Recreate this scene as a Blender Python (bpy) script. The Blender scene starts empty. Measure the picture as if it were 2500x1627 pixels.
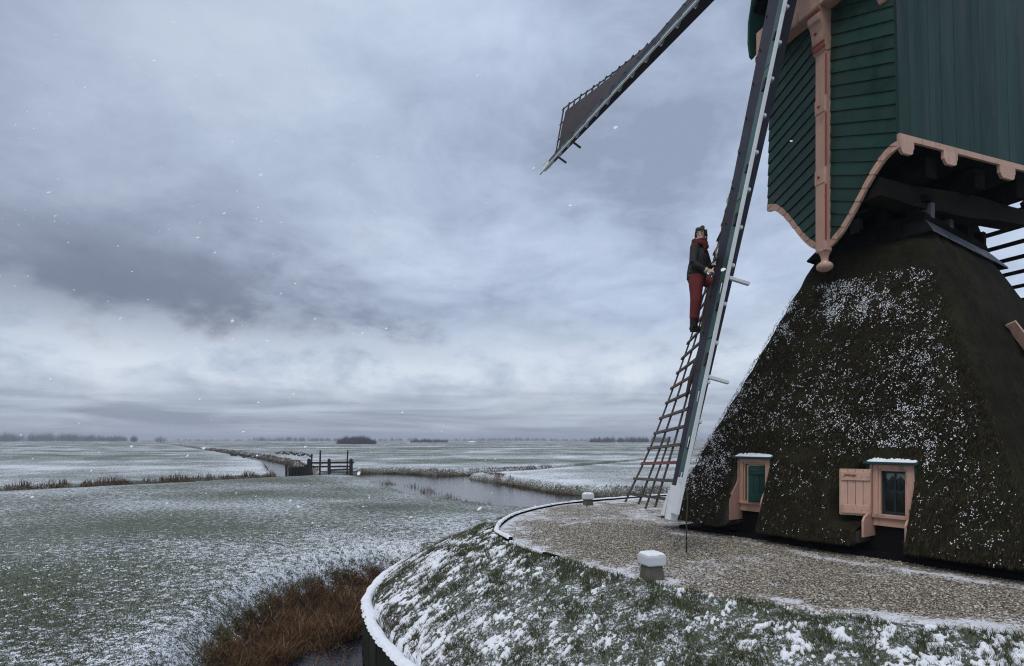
import bpy, bmesh, math, random
import numpy as np
from mathutils import Vector, Matrix

scene = bpy.context.scene
col = scene.collection
rnd = random.Random(7)
rng = np.random.default_rng(11)
R = math.radians

# ---------------------------------------------------------------- camera
CAM_Z = 1.75
cam = bpy.data.cameras.new('camera')
cam.sensor_width = 36.0
cam.lens = 20.45
cam.shift_y = 0.104
cam.clip_end = 20000
cam.clip_start = 0.05
cam_o = bpy.data.objects.new('camera', cam)
col.objects.link(cam_o)
cam_o.location = (0, 0, CAM_Z)
cam_o.rotation_euler = (R(90), 0, 0)
scene.camera = cam_o

# ---------------------------------------------------------------- sky
SUN_EL, SUN_AZ = 58.0, 214.0          # sun behind the camera, above thick cloud
world = bpy.data.worlds.new('World')
scene.world = world
world.use_nodes = True
wt = world.node_tree
wt.nodes.clear()

class G:
    """tiny node-graph helper"""
    def __init__(s, tree): s.t = tree
    def n(s, typ, **kw):
        nd = s.t.nodes.new(typ)
        for k, v in kw.items(): setattr(nd, k, v)
        return nd
    def put(s, sock, v):
        if hasattr(v, 'is_output'): s.t.links.new(v, sock)
        else: sock.default_value = v
    def m(s, op, a, b=0.0, c=None, clamp=False):
        nd = s.n('ShaderNodeMath', operation=op); nd.use_clamp = clamp
        s.put(nd.inputs[0], a); s.put(nd.inputs[1], b)
        if c is not None: s.put(nd.inputs[2], c)
        return nd.outputs[0]
    def v(s, op, a, b=(0, 0, 0)):
        nd = s.n('ShaderNodeVectorMath', operation=op)
        s.put(nd.inputs[0], a); s.put(nd.inputs[1], b)
        return nd.outputs['Value'] if op in ('DOT_PRODUCT', 'LENGTH', 'DISTANCE') else nd.outputs[0]
    def noise(s, vec, scale, detail=4, rough=0.55, dist=0.0, dims='3D'):
        nd = s.n('ShaderNodeTexNoise', noise_dimensions=dims)
        s.put(nd.inputs['Vector'], vec); s.put(nd.inputs['Scale'], scale)
        nd.inputs['Detail'].default_value = detail
        nd.inputs['Roughness'].default_value = rough
        nd.inputs['Distortion'].default_value = dist
        return nd.outputs['Fac']
    def step(s, x, a, b, lo=0.0, hi=1.0):
        nd = s.n('ShaderNodeMapRange', interpolation_type='SMOOTHSTEP')
        s.put(nd.inputs['Value'], x); s.put(nd.inputs['From Min'], a); s.put(nd.inputs['From Max'], b)
        s.put(nd.inputs['To Min'], lo); s.put(nd.inputs['To Max'], hi)
        return nd.outputs[0]
    def mix(s, f, a, b, blend='MIX'):
        nd = s.n('ShaderNodeMix', data_type='RGBA', blend_type=blend)
        s.put(nd.inputs[0], f); s.put(nd.inputs[6], a); s.put(nd.inputs[7], b)
        return nd.outputs[2]
    def ramp(s, f, stops):
        nd = s.n('ShaderNodeValToRGB')
        s.put(nd.inputs[0], f)
        el = nd.color_ramp.elements
        while len(el) < len(stops): el.new(0.5)
        for e, (p, c) in zip(el, stops):
            e.position = p; e.color = (*c, 1)
        return nd.outputs[0]

def c4(c): return (c[0], c[1], c[2], 1.0)

g = G(wt)
tc = g.n('ShaderNodeTexCoord')
sep = g.n('ShaderNodeSeparateXYZ'); g.put(sep.inputs[0], tc.outputs['Generated'])
dz = g.m('MAXIMUM', sep.outputs[2], 0.0)
den = g.m('ADD', dz, 0.20)
comb = g.n('ShaderNodeCombineXYZ')
g.put(comb.inputs[0], g.m('DIVIDE', sep.outputs[0], den))
g.put(comb.inputs[1], g.m('DIVIDE', sep.outputs[1], den))
q = comb.outputs[0]                                   # flat cloud layer seen in perspective
dirn = g.v('NORMALIZE', tc.outputs['Generated'])
warp = g.n('ShaderNodeTexNoise'); g.put(warp.inputs['Vector'], q); warp.inputs['Scale'].default_value = 1.3; warp.inputs['Detail'].default_value = 3
q2 = g.v('ADD', q, g.v('MULTIPLY', g.v('SUBTRACT', warp.outputs['Color'], (0.5, 0.5, 0.5)), (0.40, 0.40, 0.0)))
nA = g.noise(g.v('ADD', q2, (4.3, 1.4, 0)), 0.60, 9, 0.58)
nB = g.noise(g.v('ADD', q2, (7.7, 2.0, 0)), 1.9, 9, 0.62)
nC = g.noise(g.v('MULTIPLY', g.v('ADD', dirn, (0.3, 0, 0)), (6.5, 6.5, 13.0)), 1.0, 10, 0.62, 0.15)      # billows seen edge-on, low down
# upper cloud deck
deck_v = g.m('ADD', g.m('MULTIPLY', nA, 0.55), g.m('MULTIPLY', nB, 0.45))
deck = g.ramp(deck_v, [(0.38, (0.305, 0.372, 0.505)), (0.46, (0.445, 0.536, 0.700)), (0.54, (0.565, 0.668, 0.845)), (0.64, (0.71, 0.81, 0.96))])
sep2 = g.n('ShaderNodeSeparateXYZ'); g.put(sep2.inputs[0], g.v('NORMALIZE', g.v('MULTIPLY', dirn, (1, 1, 0))))
west = g.m('MULTIPLY', sep2.outputs[0], -1.0)
wob = g.m('MULTIPLY', g.m('SUBTRACT', nC, 0.5), 1.5)
deck = g.mix(g.m('MULTIPLY', g.step(west, -0.15, 0.75), g.step(deck_v, 0.62, 0.40, 0.50, 0.80)), deck, (0.318, 0.368, 0.482, 1))
# heavy bank low in the west
bank = g.m('MULTIPLY', g.step(g.m('ADD', west, g.m('MULTIPLY', wob, 0.55)), 0.08, 0.56), g.m('SUBTRACT', 1.0, g.step(g.m('SUBTRACT', dz, g.m('MULTIPLY', wob, 0.10)), 0.20, 0.40)))
deck = g.mix(g.m('MULTIPLY', bank, 0.82), deck, (0.162, 0.188, 0.268, 1))
# ragged lower edge of the deck, bright band under it, grey streaks on the horizon
edge = g.m('ADD', dz, g.m('MULTIPLY', g.m('SUBTRACT', nC, 0.5), 0.20))
band = g.ramp(nC, [(0.32, (0.400, 0.462, 0.580)), (0.46, (0.575, 0.660, 0.785)), (0.57, (0.72, 0.79, 0.90)), (0.7, (0.84, 0.89, 0.96))])
low = g.ramp(g.noise(g.v('MULTIPLY', dirn, (4.0, 4.0, 46.0)), 1.0, 7, 0.6, 0.6),
             [(0.36, (0.280, 0.325, 0.425)), (0.64, (0.54, 0.61, 0.72))])
band = g.mix(g.step(g.m('ADD', dz, g.m('MULTIPLY', wob, 0.03)), 0.035, 0.115), low, band)
clouds = g.mix(g.step(edge, 0.120, 0.225), band, deck)
sky = g.n('ShaderNodeTexSky', sky_type='NISHITA')
sky.sun_disc = False
sky.sun_elevation = R(SUN_EL)
sky.sun_rotation = R(SUN_AZ)
bg_sky = g.n('ShaderNodeBackground'); g.put(bg_sky.inputs[0], sky.outputs[0]); bg_sky.inputs[1].default_value = 0.08
bg_cl = g.n('ShaderNodeBackground'); g.put(bg_cl.inputs[0], clouds); bg_cl.inputs[1].default_value = 1.0
mx = g.n('ShaderNodeMixShader'); mx.inputs[0].default_value = 0.95
wt.links.new(bg_sky.outputs[0], mx.inputs[1]); wt.links.new(bg_cl.outputs[0], mx.inputs[2])
wo = g.n('ShaderNodeOutputWorld'); wt.links.new(mx.outputs[0], wo.inputs[0])

sun = bpy.data.lights.new('sun', 'SUN')
sun.energy = 1.5
sun.angle = R(35)
sun.color = (1.0, 0.965, 0.92)
sun_o = bpy.data.objects.new('sun', sun)
col.objects.link(sun_o)
sd = Vector((math.sin(R(SUN_AZ)) * math.cos(R(SUN_EL)), math.cos(R(SUN_AZ)) * math.cos(R(SUN_EL)), math.sin(R(SUN_EL))))
sun_o.rotation_euler = sd.to_track_quat('Z', 'Y').to_euler()

scene.view_settings.view_transform = 'Standard'
scene.view_settings.look = 'None'
scene.view_settings.exposure = 0.0
scene.view_settings.gamma = 1.0
scene.view_settings.use_curve_mapping = False
scene.render.engine = 'CYCLES'
scene.cycles.max_bounces = 5
scene.cycles.diffuse_bounces = 3
scene.cycles.glossy_bounces = 2
scene.cycles.transmission_bounces = 4
scene.cycles.volume_bounces = 0
scene.cycles.use_denoising = True
scene.cycles.denoising_prefilter = 'NONE'
scene.cycles.filter_width = 1.15
scene.cycles.caustics_reflective = False
scene.cycles.caustics_refractive = False

# ---------------------------------------------------------------- helpers
def tag(o, label=None, cat=None, group=None, kind=None):
    if label: o['label'] = label
    if cat: o['category'] = cat
    if group: o['group'] = group
    if kind: o['kind'] = kind
    return o

def empty(name, loc=(0, 0, 0)):
    o = bpy.data.objects.new(name, None)
    o.empty_display_size = 0.3
    col.objects.link(o)
    o.location = loc
    return o

def link(name, me, parent=None):
    o = bpy.data.objects.new(name, me)
    col.objects.link(o)
    if parent is not None:
        o.parent = parent
        w = Vector((0, 0, 0)); p = parent
        while p is not None:
            w += p.location; p = p.parent
        o.location = -w          # meshes are written in world coordinates; Empties carry no rotation
    return o

def np_mesh(name, verts, faces, mat, parent=None, smooth=False, cols=None, attr=None):
    """verts (n,3); faces (m,k) array, all faces with k corners"""
    verts = np.asarray(verts, dtype=np.float32); faces = np.asarray(faces, dtype=np.int32)
    me = bpy.data.meshes.new(name)
    n, (m, k) = len(verts), faces.shape
    me.vertices.add(n); me.vertices.foreach_set('co', verts.ravel())
    me.loops.add(m * k); me.loops.foreach_set('vertex_index', faces.ravel())
    me.polygons.add(m)
    me.polygons.foreach_set('loop_start', np.arange(0, m * k, k, dtype=np.int32))
    if smooth: me.polygons.foreach_set('use_smooth', np.ones(m, dtype=bool))
    me.update(calc_edges=True)
    if cols is not None:
        a = me.attributes.new('col', 'FLOAT_COLOR', 'POINT')
        cc = np.ones((n, 4), dtype=np.float32); cc[:, :3] = cols
        a.data.foreach_set('color', cc.ravel())
    if attr is not None:
        for nm, arr in attr.items():
            a = me.attributes.new(nm, 'FLOAT', 'POINT')
            a.data.foreach_set('value', np.asarray(arr, dtype=np.float32))
    if mat is not None: me.materials.append(mat)
    me.validate()
    return link(name, me, parent)

class MB:
    """collects polygons of one part"""
    def __init__(s): s.v = []; s.f = []; s.sm = []
    def poly(s, pts, sm=False):
        b = len(s.v); s.v += [tuple(p) for p in pts]; s.f.append(tuple(range(b, b + len(pts)))); s.sm.append(sm)
    def hexa(s, c):
        """8 corners: 0-3 bottom ring, 4-7 top ring"""
        b = len(s.v); s.v += [tuple(p) for p in c]
        for f in ((3, 2, 1, 0), (4, 5, 6, 7), (0, 1, 5, 4), (1, 2, 6, 5), (2, 3, 7, 6), (3, 0, 4, 7)):
            s.f.append(tuple(b + i for i in f)); s.sm.append(False)
    def box(s, c, ax, ay, az, hx, hy, hz):
        c = Vector(c); ax = Vector(ax) * hx; ay = Vector(ay) * hy; az = Vector(az) * hz
        s.hexa([c - ax - ay - az, c + ax - ay - az, c + ax + ay - az, c - ax + ay - az,
                c - ax - ay + az, c + ax - ay + az, c + ax + ay + az, c - ax + ay + az])
    def bar(s, a, b, w, h, up=(0, 0, 1), w2=None, h2=None):
        a = Vector(a); b = Vector(b); d = (b - a).normalized(); up = Vector(up)
        x = d.cross(up)
        if x.length < 1e-4: x = d.cross(Vector((1, 0, 0)))
        x.normalize(); y = x.cross(d).normalized()
        w2 = w if w2 is None else w2; h2 = h if h2 is None else h2
        def ring(p, W, H): return [p - x * W / 2 - y * H / 2, p + x * W / 2 - y * H / 2, p + x * W / 2 + y * H / 2, p - x * W / 2 + y * H / 2]
        s.hexa(ring(a, w, h) + ring(b, w2, h2))
    def tube(s, pts, rad, n=8, sx=1.0, caps=True, up=(0, 0, 1)):
        pts = [Vector(p) for p in pts]
        if not hasattr(rad, '__len__'): rad = [rad] * len(pts)
        b = len(s.v); up = Vector(up); px = None
        for i, p in enumerate(pts):
            d = (pts[min(i + 1, len(pts) - 1)] - pts[max(i - 1, 0)]).normalized()
            x = d.cross(up) if px is None else px - d * px.dot(d)
            if x.length < 1e-2: x = d.cross(Vector((1, 0.2, 0)))
            x.normalize(); y = x.cross(d); px = x
            for k in range(n):
                a = 2 * math.pi * k / n
                s.v.append(tuple(p + x * math.cos(a) * rad[i] * sx + y * math.sin(a) * rad[i]))
        for i in range(len(pts) - 1):
            for k in range(n):
                k2 = (k + 1) % n
                s.f.append((b + i * n + k, b + i * n + k2, b + (i + 1) * n + k2, b + (i + 1) * n + k)); s.sm.append(True)
        if caps:
            s.f.append(tuple(b + k for k in range(n - 1, -1, -1))); s.sm.append(False)
            e = b + (len(pts) - 1) * n
            s.f.append(tuple(e + k for k in range(n))); s.sm.append(False)
    def lathe(s, c, prof, n=16, sx=1.0, sy=1.0):
        c = Vector(c); b = len(s.v)
        for r, z in prof:
            for k in range(n):
                a = 2 * math.pi * k / n
                s.v.append((c.x + r * sx * math.cos(a), c.y + r * sy * math.sin(a), c.z + z))
        for i in range(len(prof) - 1):
            for k in range(n):
                k2 = (k + 1) % n
                s.f.append((b + i * n + k, b + i * n + k2, b + (i + 1) * n + k2, b + (i + 1) * n + k)); s.sm.append(True)
        s.f.append(tuple(b + k for k in range(n - 1, -1, -1))); s.sm.append(False)
        e = b + (len(prof) - 1) * n
        s.f.append(tuple(e + k for k in range(n))); s.sm.append(False)
    def build(s, name, mat, parent=None, bevel=0.0, seg=1):
        me = bpy.data.meshes.new(name)
        me.from_pydata(s.v, [], s.f)
        me.polygons.foreach_set('use_smooth', s.sm)
        bm = bmesh.new(); bm.from_mesh(me)
        bmesh.ops.recalc_face_normals(bm, faces=bm.faces)
        if bevel > 0:
            ed = [e for e in bm.edges if len(e.link_faces) == 2 and e.calc_face_angle(0) > 0.6]
            bmesh.ops.bevel(bm, geom=ed, offset=bevel, segments=seg, affect='EDGES', clamp_overlap=True)
        bm.to_mesh(me); bm.free()
        if mat is not None: me.materials.append(mat)
        return link(name, me, parent)

# vectorised noise
def _hash(ix, iy, seed):
    h = (ix.astype(np.int64) * 374761393 + iy.astype(np.int64) * 668265263 + seed * 974711) & 0xffffffff
    h = ((h ^ (h >> 13)) * 1274126177) & 0xffffffff
    h = h ^ (h >> 16)
    return (h & 0xffffff) / float(0xffffff)
def vnoise(x, y, seed=0):
    x = np.asarray(x, float); y = np.asarray(y, float)
    ix = np.floor(x); iy = np.floor(y); fx = x - ix; fy = y - iy
    fx = fx * fx * (3 - 2 * fx); fy = fy * fy * (3 - 2 * fy)
    ix = ix.astype(np.int64); iy = iy.astype(np.int64)
    a = _hash(ix, iy, seed); b = _hash(ix + 1, iy, seed); c = _hash(ix, iy + 1, seed); d = _hash(ix + 1, iy + 1, seed)
    return (a * (1 - fx) + b * fx) * (1 - fy) + (c * (1 - fx) + d * fx) * fy
def fbm(x, y, seed=0, oct=4, gain=0.5):
    s = 0; a = 1; t = 0
    for o in range(oct):
        s = s + a * vnoise(np.asarray(x) * 2 ** o + 17.3 * o, np.asarray(y) * 2 ** o - 9.1 * o, seed + o); t += a; a *= gain
    return s / t
def sstep(x, a, b):
    t = np.clip((x - a) / (b - a), 0, 1); return t * t * (3 - 2 * t)

# ---------------------------------------------------------------- materials
MATS = {}
def mat(name, color, rough=0.75, var=0.25, vscale=6.0, stretch=(1, 1, 1), bump=0.15, bscale=40.0, spec=0.3, dirt=None, dirt_amt=0.0, dirt_scale=2.5, metal=0.0, wear=None, wear_amt=0.6):
    """painted / weathered surface: colour varied by two noises, stains and fine relief"""
    if name in MATS: return MATS[name]
    m = bpy.data.materials.new(name); m.use_nodes = True
    t = m.node_tree; G_ = G(t); b = t.nodes['Principled BSDF']
    tcn = G_.n('ShaderNodeTexCoord'); geo = G_.n('ShaderNodeNewGeometry')
    pos = G_.v('MULTIPLY', geo.outputs['Position'], stretch)
    n1 = G_.noise(pos, vscale, 5, 0.6, 0.2)
    n2 = G_.noise(pos, vscale * 7, 3, 0.6)
    oi = G_.n('ShaderNodeObjectInfo')
    f = G_.m('ADD', G_.m('MULTIPLY', n1, 0.65), G_.m('MULTIPLY', n2, 0.35))
    f = G_.m('ADD', f, G_.m('MULTIPLY', G_.m('SUBTRACT', oi.outputs['Random'], 0.5), 0.34))
    lo = tuple(max(0, x * (1 - var)) for x in color); hi = tuple(min(1, x * (1 + var)) for x in color)
    cc = G_.ramp(f, [(0.28, lo), (0.72, hi)])
    if dirt is not None:
        dn = G_.noise(pos, dirt_scale, 6, 0.68, 0.6)
        cc = G_.mix(G_.m('MULTIPLY', G_.step(dn, 0.5, 0.68), dirt_amt), cc, c4(dirt))
    if wear is not None:
        wn = G_.noise(G_.v('MULTIPLY', geo.outputs['Position'], (1, 1, 0.45)), 17.0, 6, 0.72, 0.3)
        cc = G_.mix(G_.m('MULTIPLY', G_.step(wn, 0.60, 0.68), wear_amt), cc, c4(wear))
    G_.put(b.inputs['Base Color'], cc)
    rr = G_.step(n1, 0.3, 0.7, max(0.02, rough - 0.12), min(1, rough + 0.12))
    G_.put(b.inputs['Roughness'], rr)
    b.inputs['Specular IOR Level'].default_value = spec
    b.inputs['Metallic'].default_value = metal
    if bump > 0:
        bn = G_.n('ShaderNodeBump'); bn.inputs['Strength'].default_value = bump; bn.inputs['Distance'].default_value = 0.01
        G_.put(bn.inputs['Height'], G_.noise(pos, bscale, 4, 0.65))
        t.links.new(bn.outputs[0], b.inputs['Normal'])
    MATS[name] = m
    return m

def attr_mat(name, rough=0.8, spec=0.2, trans=0.0, bump=0.0, bscale=60):
    m = bpy.data.materials.new(name); m.use_nodes = True
    t = m.node_tree; G_ = G(t); b = t.nodes['Principled BSDF']
    a = G_.n('ShaderNodeAttribute', attribute_name='col')
    t.links.new(a.outputs['Color'], b.inputs['Base Color'])
    b.inputs['Roughness'].default_value = rough
    b.inputs['Specular IOR Level'].default_value = spec
    if bump > 0:
        geo = G_.n('ShaderNodeNewGeometry')
        bn = G_.n('ShaderNodeBump'); bn.inputs['Strength'].default_value = bump; bn.inputs['Distance'].default_value = 0.01
        G_.put(bn.inputs['Height'], G_.noise(geo.outputs['Position'], bscale, 4, 0.65))
        t.links.new(bn.outputs[0], b.inputs['Normal'])
    return m

M_PINK = mat('salmon_paint', (0.58, 0.36, 0.275), 0.6, 0.14, 3.0, (1, 1, 0.35), 0.4, 26, 0.25, (0.27, 0.185, 0.13), 0.65, 4.5, wear=(0.30, 0.24, 0.185), wear_amt=0.6)
M_RED = mat('red_paint', (0.30, 0.035, 0.035), 0.5, 0.2, 5.0, bump=0.1)
M_GREEN = mat('dark_green_paint', (0.008, 0.041, 0.028), 0.42, 0.3, 2.5, (1, 1, 1), 0.2, 25, 0.45, (0.006, 0.022, 0.017), 0.7, 2.2, wear=(0.032, 0.062, 0.046), wear_amt=0.55)
M_GREEN2 = mat('weathered_green_paint', (0.013, 0.043, 0.037), 0.6, 0.35, 3.0, (1, 1, 0.12), 0.25, 30, 0.25, (0.028, 0.060, 0.054), 0.6, 3.0, wear=(0.042, 0.075, 0.066), wear_amt=0.5)
M_GREENB = mat('bluish_green_paint', (0.009, 0.046, 0.040), 0.5, 0.25, 5.0, bump=0.2)
M_WB = mat('green_windboard_paint', (0.028, 0.075, 0.062), 0.45, 0.3, 3.0, (1, 1, 0.3), 0.2, 30, 0.4, (0.09, 0.15, 0.13), 0.5, 3)
M_WHITE = mat('white_paint', (0.64, 0.66, 0.67), 0.5, 0.06, 4.0, bump=0.15, dirt=(0.42, 0.43, 0.40), dirt_amt=0.35)
M_STOCK = mat('dark_stock_paint', (0.026, 0.024, 0.036), 0.5, 0.3, 2.0, (1, 1, 0.4), 0.2, 25, 0.25, (0.055, 0.05, 0.06), 0.4)
M_TAR = mat('black_tar', (0.006, 0.006, 0.007), 0.7, 0.3, 3.0, bump=0.3, spec=0.12)
M_DARKW = mat('dark_timber', (0.009, 0.008, 0.0075), 0.9, 0.4, 2.5, (1, 1, 1), 0.6, 14, 0.04, (0.024, 0.022, 0.021), 0.5, 2.5)
M_WOOD = mat('weathered_lath_wood', (0.075, 0.066, 0.058), 0.75, 0.35, 4.0, bump=0.4, bscale=30, spec=0.2, dirt=(0.13, 0.12, 0.105), dirt_amt=0.5)
M_REDW = mat('reddish_lath_wood', (0.13, 0.062, 0.048), 0.75, 0.35, 4.0, bump=0.4, bscale=30, spec=0.2)
M_CLOTH = mat('sailcloth', (0.060, 0.055, 0.058), 0.9, 0.2, 2.0, bump=0.5, bscale=8, spec=0.1, dirt=(0.085, 0.078, 0.078), dirt_amt=0.6, dirt_scale=1.5)
M_ROLL = mat('rolled_canvas', (0.075, 0.068, 0.055), 0.9, 0.35, 4.0, bump=0.7, bscale=14, spec=0.1)
M_ROPE = mat('rope', (0.23, 0.20, 0.14), 0.95, 0.3, 20.0, bump=0.5, bscale=90, spec=0.1)
M_IRON = mat('dark_iron', (0.012, 0.012, 0.013), 0.5, 0.3, 10.0, bump=0.2)
M_SLATE = mat('zinc_skirt_boards', (0.048, 0.050, 0.062), 0.5, 0.3, 4.0, bump=0.3, dirt=(0.02, 0.02, 0.025), dirt_amt=0.6)
M_GLASS = bpy.data.materials.new('window_glass'); M_GLASS.use_nodes = True
_g = G(M_GLASS.node_tree); M_GLASS.node_tree.nodes.clear()
_tr = _g.n('ShaderNodeBsdfTransparent'); _tr.inputs[0].default_value = (0.90, 0.94, 0.93, 1)
_gl = _g.n('ShaderNodeBsdfGlossy'); _gl.inputs['Roughness'].default_value = 0.04
_fr = _g.n('ShaderNodeFresnel'); _fr.inputs[0].default_value = 1.5
_mx = _g.n('ShaderNodeMixShader'); _go = _g.n('ShaderNodeOutputMaterial')
for _a, _c in ((_fr.outputs[0], _mx.inputs[0]), (_tr.outputs[0], _mx.inputs[1]), (_gl.outputs[0], _mx.inputs[2]), (_mx.outputs[0], _go.inputs[0])): M_GLASS.node_tree.links.new(_a, _c)
M_LACE = mat('white_lace', (0.75, 0.75, 0.74), 0.9, 0.1, 20, bump=0.3)
M_ROOM = mat('dark_room', (0.012, 0.011, 0.011), 0.9, 0.2, 3, bump=0)

def snow_material():
    m = bpy.data.materials.new('snow'); m.use_nodes = True
    t = m.node_tree; G_ = G(t); b = t.nodes['Principled BSDF']
    geo = G_.n('ShaderNodeNewGeometry')
    n1 = G_.noise(geo.outputs['Position'], 9.0, 4, 0.6)
    G_.put(b.inputs['Base Color'], G_.ramp(n1, [(0.3, (0.80, 0.83, 0.88)), (0.7, (0.88, 0.89, 0.91))]))
    b.inputs['Roughness'].default_value = 0.85; b.inputs['Specular IOR Level'].default_value = 0.2
    bn = G_.n('ShaderNodeBump'); bn.inputs['Strength'].default_value = 0.6; bn.inputs['Distance'].default_value = 0.012
    G_.put(bn.inputs['Height'], G_.noise(geo.outputs['Position'], 70, 5, 0.7))
    t.links.new(bn.outputs[0], b.inputs['Normal'])
    return m
M_SNOW = snow_material()

def flake_material():
    m = bpy.data.materials.new('snowflake'); m.use_nodes = True
    t = m.node_tree; t.nodes.clear(); G_ = G(t)
    a = G_.n('ShaderNodeBsdfDiffuse'); a.inputs[0].default_value = (0.95, 0.96, 0.98, 1)
    b = G_.n('ShaderNodeBsdfTranslucent'); b.inputs[0].default_value = (0.95, 0.96, 0.98, 1)
    x = G_.n('ShaderNodeMixShader'); x.inputs[0].default_value = 0.15; o = G_.n('ShaderNodeOutputMaterial')
    t.links.new(a.outputs[0], x.inputs[1]); t.links.new(b.outputs[0], x.inputs[2]); t.links.new(x.outputs[0], o.inputs[0])
    return m
M_FLAKE = flake_material()
# ---------------------------------------------------------------- terrain
MX, MY = 6.98, 10.73                     # axis of the mill
FIELD_Z, WATER_Z = -1.45, -2.08
TH = np.radians([-180, -113, -100, 60, 90, 108, 122, 140, 160, 179, 180])
def polar(x, y):
    dx = np.asarray(x, float) - MX; dy = np.asarray(y, float) - MY
    return np.hypot(dx, dy), np.degrees(np.arctan2(dy, dx)) % 360
_eT = [0, 60, 90, 108, 122, 140, 160, 179, 190, 200, 215, 227, 247, 280, 320, 360]
_eR = [7.2, 7.4, 7.5, 7.43, 7.25, 7.34, 7.32, 7.22, 6.85, 6.5, 6.30, 6.12, 5.93, 6.1, 6.8, 7.2]
_wT = [0, 60, 100, 130, 145, 155, 168, 180, 190, 200, 220, 250, 290, 330, 360]
_wR = [11, 11.5, 11, 10.9, 10.8, 10.45, 10.1, 9.75, 9.35, 9.0, 8.6, 8.45, 9.0, 10.5, 11]
def R_edge(th): return np.interp(np.asarray(th) % 360, _eT, _eR)
def R_wall(th): return np.interp(np.asarray(th) % 360, _wT, _wR)
WALL_T0, WALL_T1 = 157.0, 262.0
WALL_TOP = -1.22

def pl_dist(x, y, pts, widths=None):
    """distance to a polyline (minus a half width that varies along it)"""
    x = np.asarray(x, float); y = np.asarray(y, float)
    best = np.full(x.shape, 1e9)
    for i in range(len(pts) - 1):
        ax, ay = pts[i]; bx, by = pts[i + 1]
        L2 = (bx - ax) ** 2 + (by - ay) ** 2
        t = np.clip(((x - ax) * (bx - ax) + (y - ay) * (by - ay)) / L2, 0, 1)
        d = np.hypot(x - ax - t * (bx - ax), y - ay - t * (by - ay))
        if widths is not None: d = d - (widths[i] * (1 - t) + widths[i + 1] * t)
        best = np.minimum(best, d)
    return best
DITCH_A = [(-120, 6), (-60, 24), (-34, 37.5), (-26, 44.5), (-20, 52.5)]          # reed ditch on the left
DITCH_B = [(-19.5, 54), (-26, 67), (-35, 87), (-63, 135), (-113, 212), (-237, 405), (-400, 660), (-900, 1400)]
CANAL = [(-19.5, 56), (-14.5, 61.5), (-9.5, 55), (-5.5, 47.5), (-1.2, 38), (3.5, 33.5), (12, 30.5), (40, 28), (120, 24)]
CANAL_W = [1.8, 4.2, 5.0, 5.3, 5.2, 5.9, 5.4, 5.0, 5.0]
DITCH_E = [(-9, 58.0), (-4.2, 59.8), (0.5, 62.5), (8, 73), (20, 93), (60, 150), (140, 260)]
def ditch_d(x, y):
    """signed distance into the reed ditch that hugs the curved wall (negative inside)"""
    r, th = polar(x, y)
    rw = R_wall(th)
    wdt = np.interp(th, [144, 152, 165, 178, 190, 202, 215, 262, 275], [-1.0, 1.0, 1.9, 2.15, 2.3, 2.55, 2.7, 2.7, -1.0], left=-1.0, right=-1.0)
    return np.abs(r - rw - wdt * 0.5 + 0.2) - wdt * 0.5 - 0.2
def waters(x, y):
    a = pl_dist(x, y, DITCH_A, [1.7] * 5)
    b = pl_dist(x, y, DITCH_B, [1.6, 1.6, 1.5, 1.5, 1.6, 2.0, 2.5, 3])
    c = pl_dist(x, y, CANAL, CANAL_W)
    e = pl_dist(x, y, DITCH_E, [3.0, 2.4, 1.1, 0.8, 0.7, 0.7, 0.7])
    return a, b, c, e
def region_near(x, y):
    """1 on the meadow between the mill and the ditches"""
    A = [(-120, 6), (-60, 24), (-34, 37.5), (-26, 44.5), (-20, 52.5), (-14.5, 61.5), (-9.5, 55), (-5.5, 47.5), (-1.2, 38), (3.5, 33.5), (12, 30.5), (40, 28), (120, 24)]
    yy = np.interp(np.asarray(x, float), [p[0] for p in A], [p[1] for p in A])
    return (np.asarray(y) < yy).astype(float)
def has_wall(th): return sstep(th, WALL_T0 - 6, WALL_T0) * (1 - sstep(th, WALL_T1, WALL_T1 + 6))
def ground_z(x, y):
    x = np.asarray(x, float); y = np.asarray(y, float)
    a, b, c, e = waters(x, y)
    near = region_near(x, y)
    w = np.minimum(np.minimum(a, b), np.minimum(c, e))
    z = FIELD_Z + 0.10 * (fbm(x / 9, y / 9, 3, 3) - 0.5) + 0.035 * (fbm(x / 1.1, y / 1.1, 5, 3) - 0.5)
    z = z + near * 0.34 * sstep(w, 0.5, 9.0) + 0.10 * sstep(pl_dist(x, y, [(-22, 30), (-16, 46)]), 14, 0) * near
    # mound
    r, th = polar(x, y)
    re, rw = R_edge(th), R_wall(th)
    t = np.clip((r - re) / (rw - re), 0, 1)
    slope = (WALL_TOP - 0.06) * (t ** 1.12) + 0.05 * np.sin(np.pi * t)
    slope = slope + 0.09 * (fbm(x / 0.5, y / 0.5, 21, 4) - 0.5) * sstep(t, 0.02, 0.15)
    outer = rw + 0.02
    zz = np.where(r < re, -0.02, slope)
    wl_ = has_wall(th)
    blend = np.where(wl_ > 0.5, sstep(r, rw - 0.24, rw - 0.10), sstep(r, rw, rw + 3.0))
    z = zz * (1 - blend) + z * blend
    # carve
    dd = ditch_d(x, y)
    z = z - np.where(r > rw - 0.3, sstep(-dd, -0.75, 0.55) * 1.05 * np.where(wl_ > 0.5, blend, r > rw + 0.03), 0)
    bank_noise = 0.35 * (fbm(x / 0.8, y / 0.8, 31, 3) - 0.5)
    z = z - sstep(-(w + bank_noise), -0.85, 0.35) * (1.15 + 0.3 * near) * (r > rw - 0.1)
    return z
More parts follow.
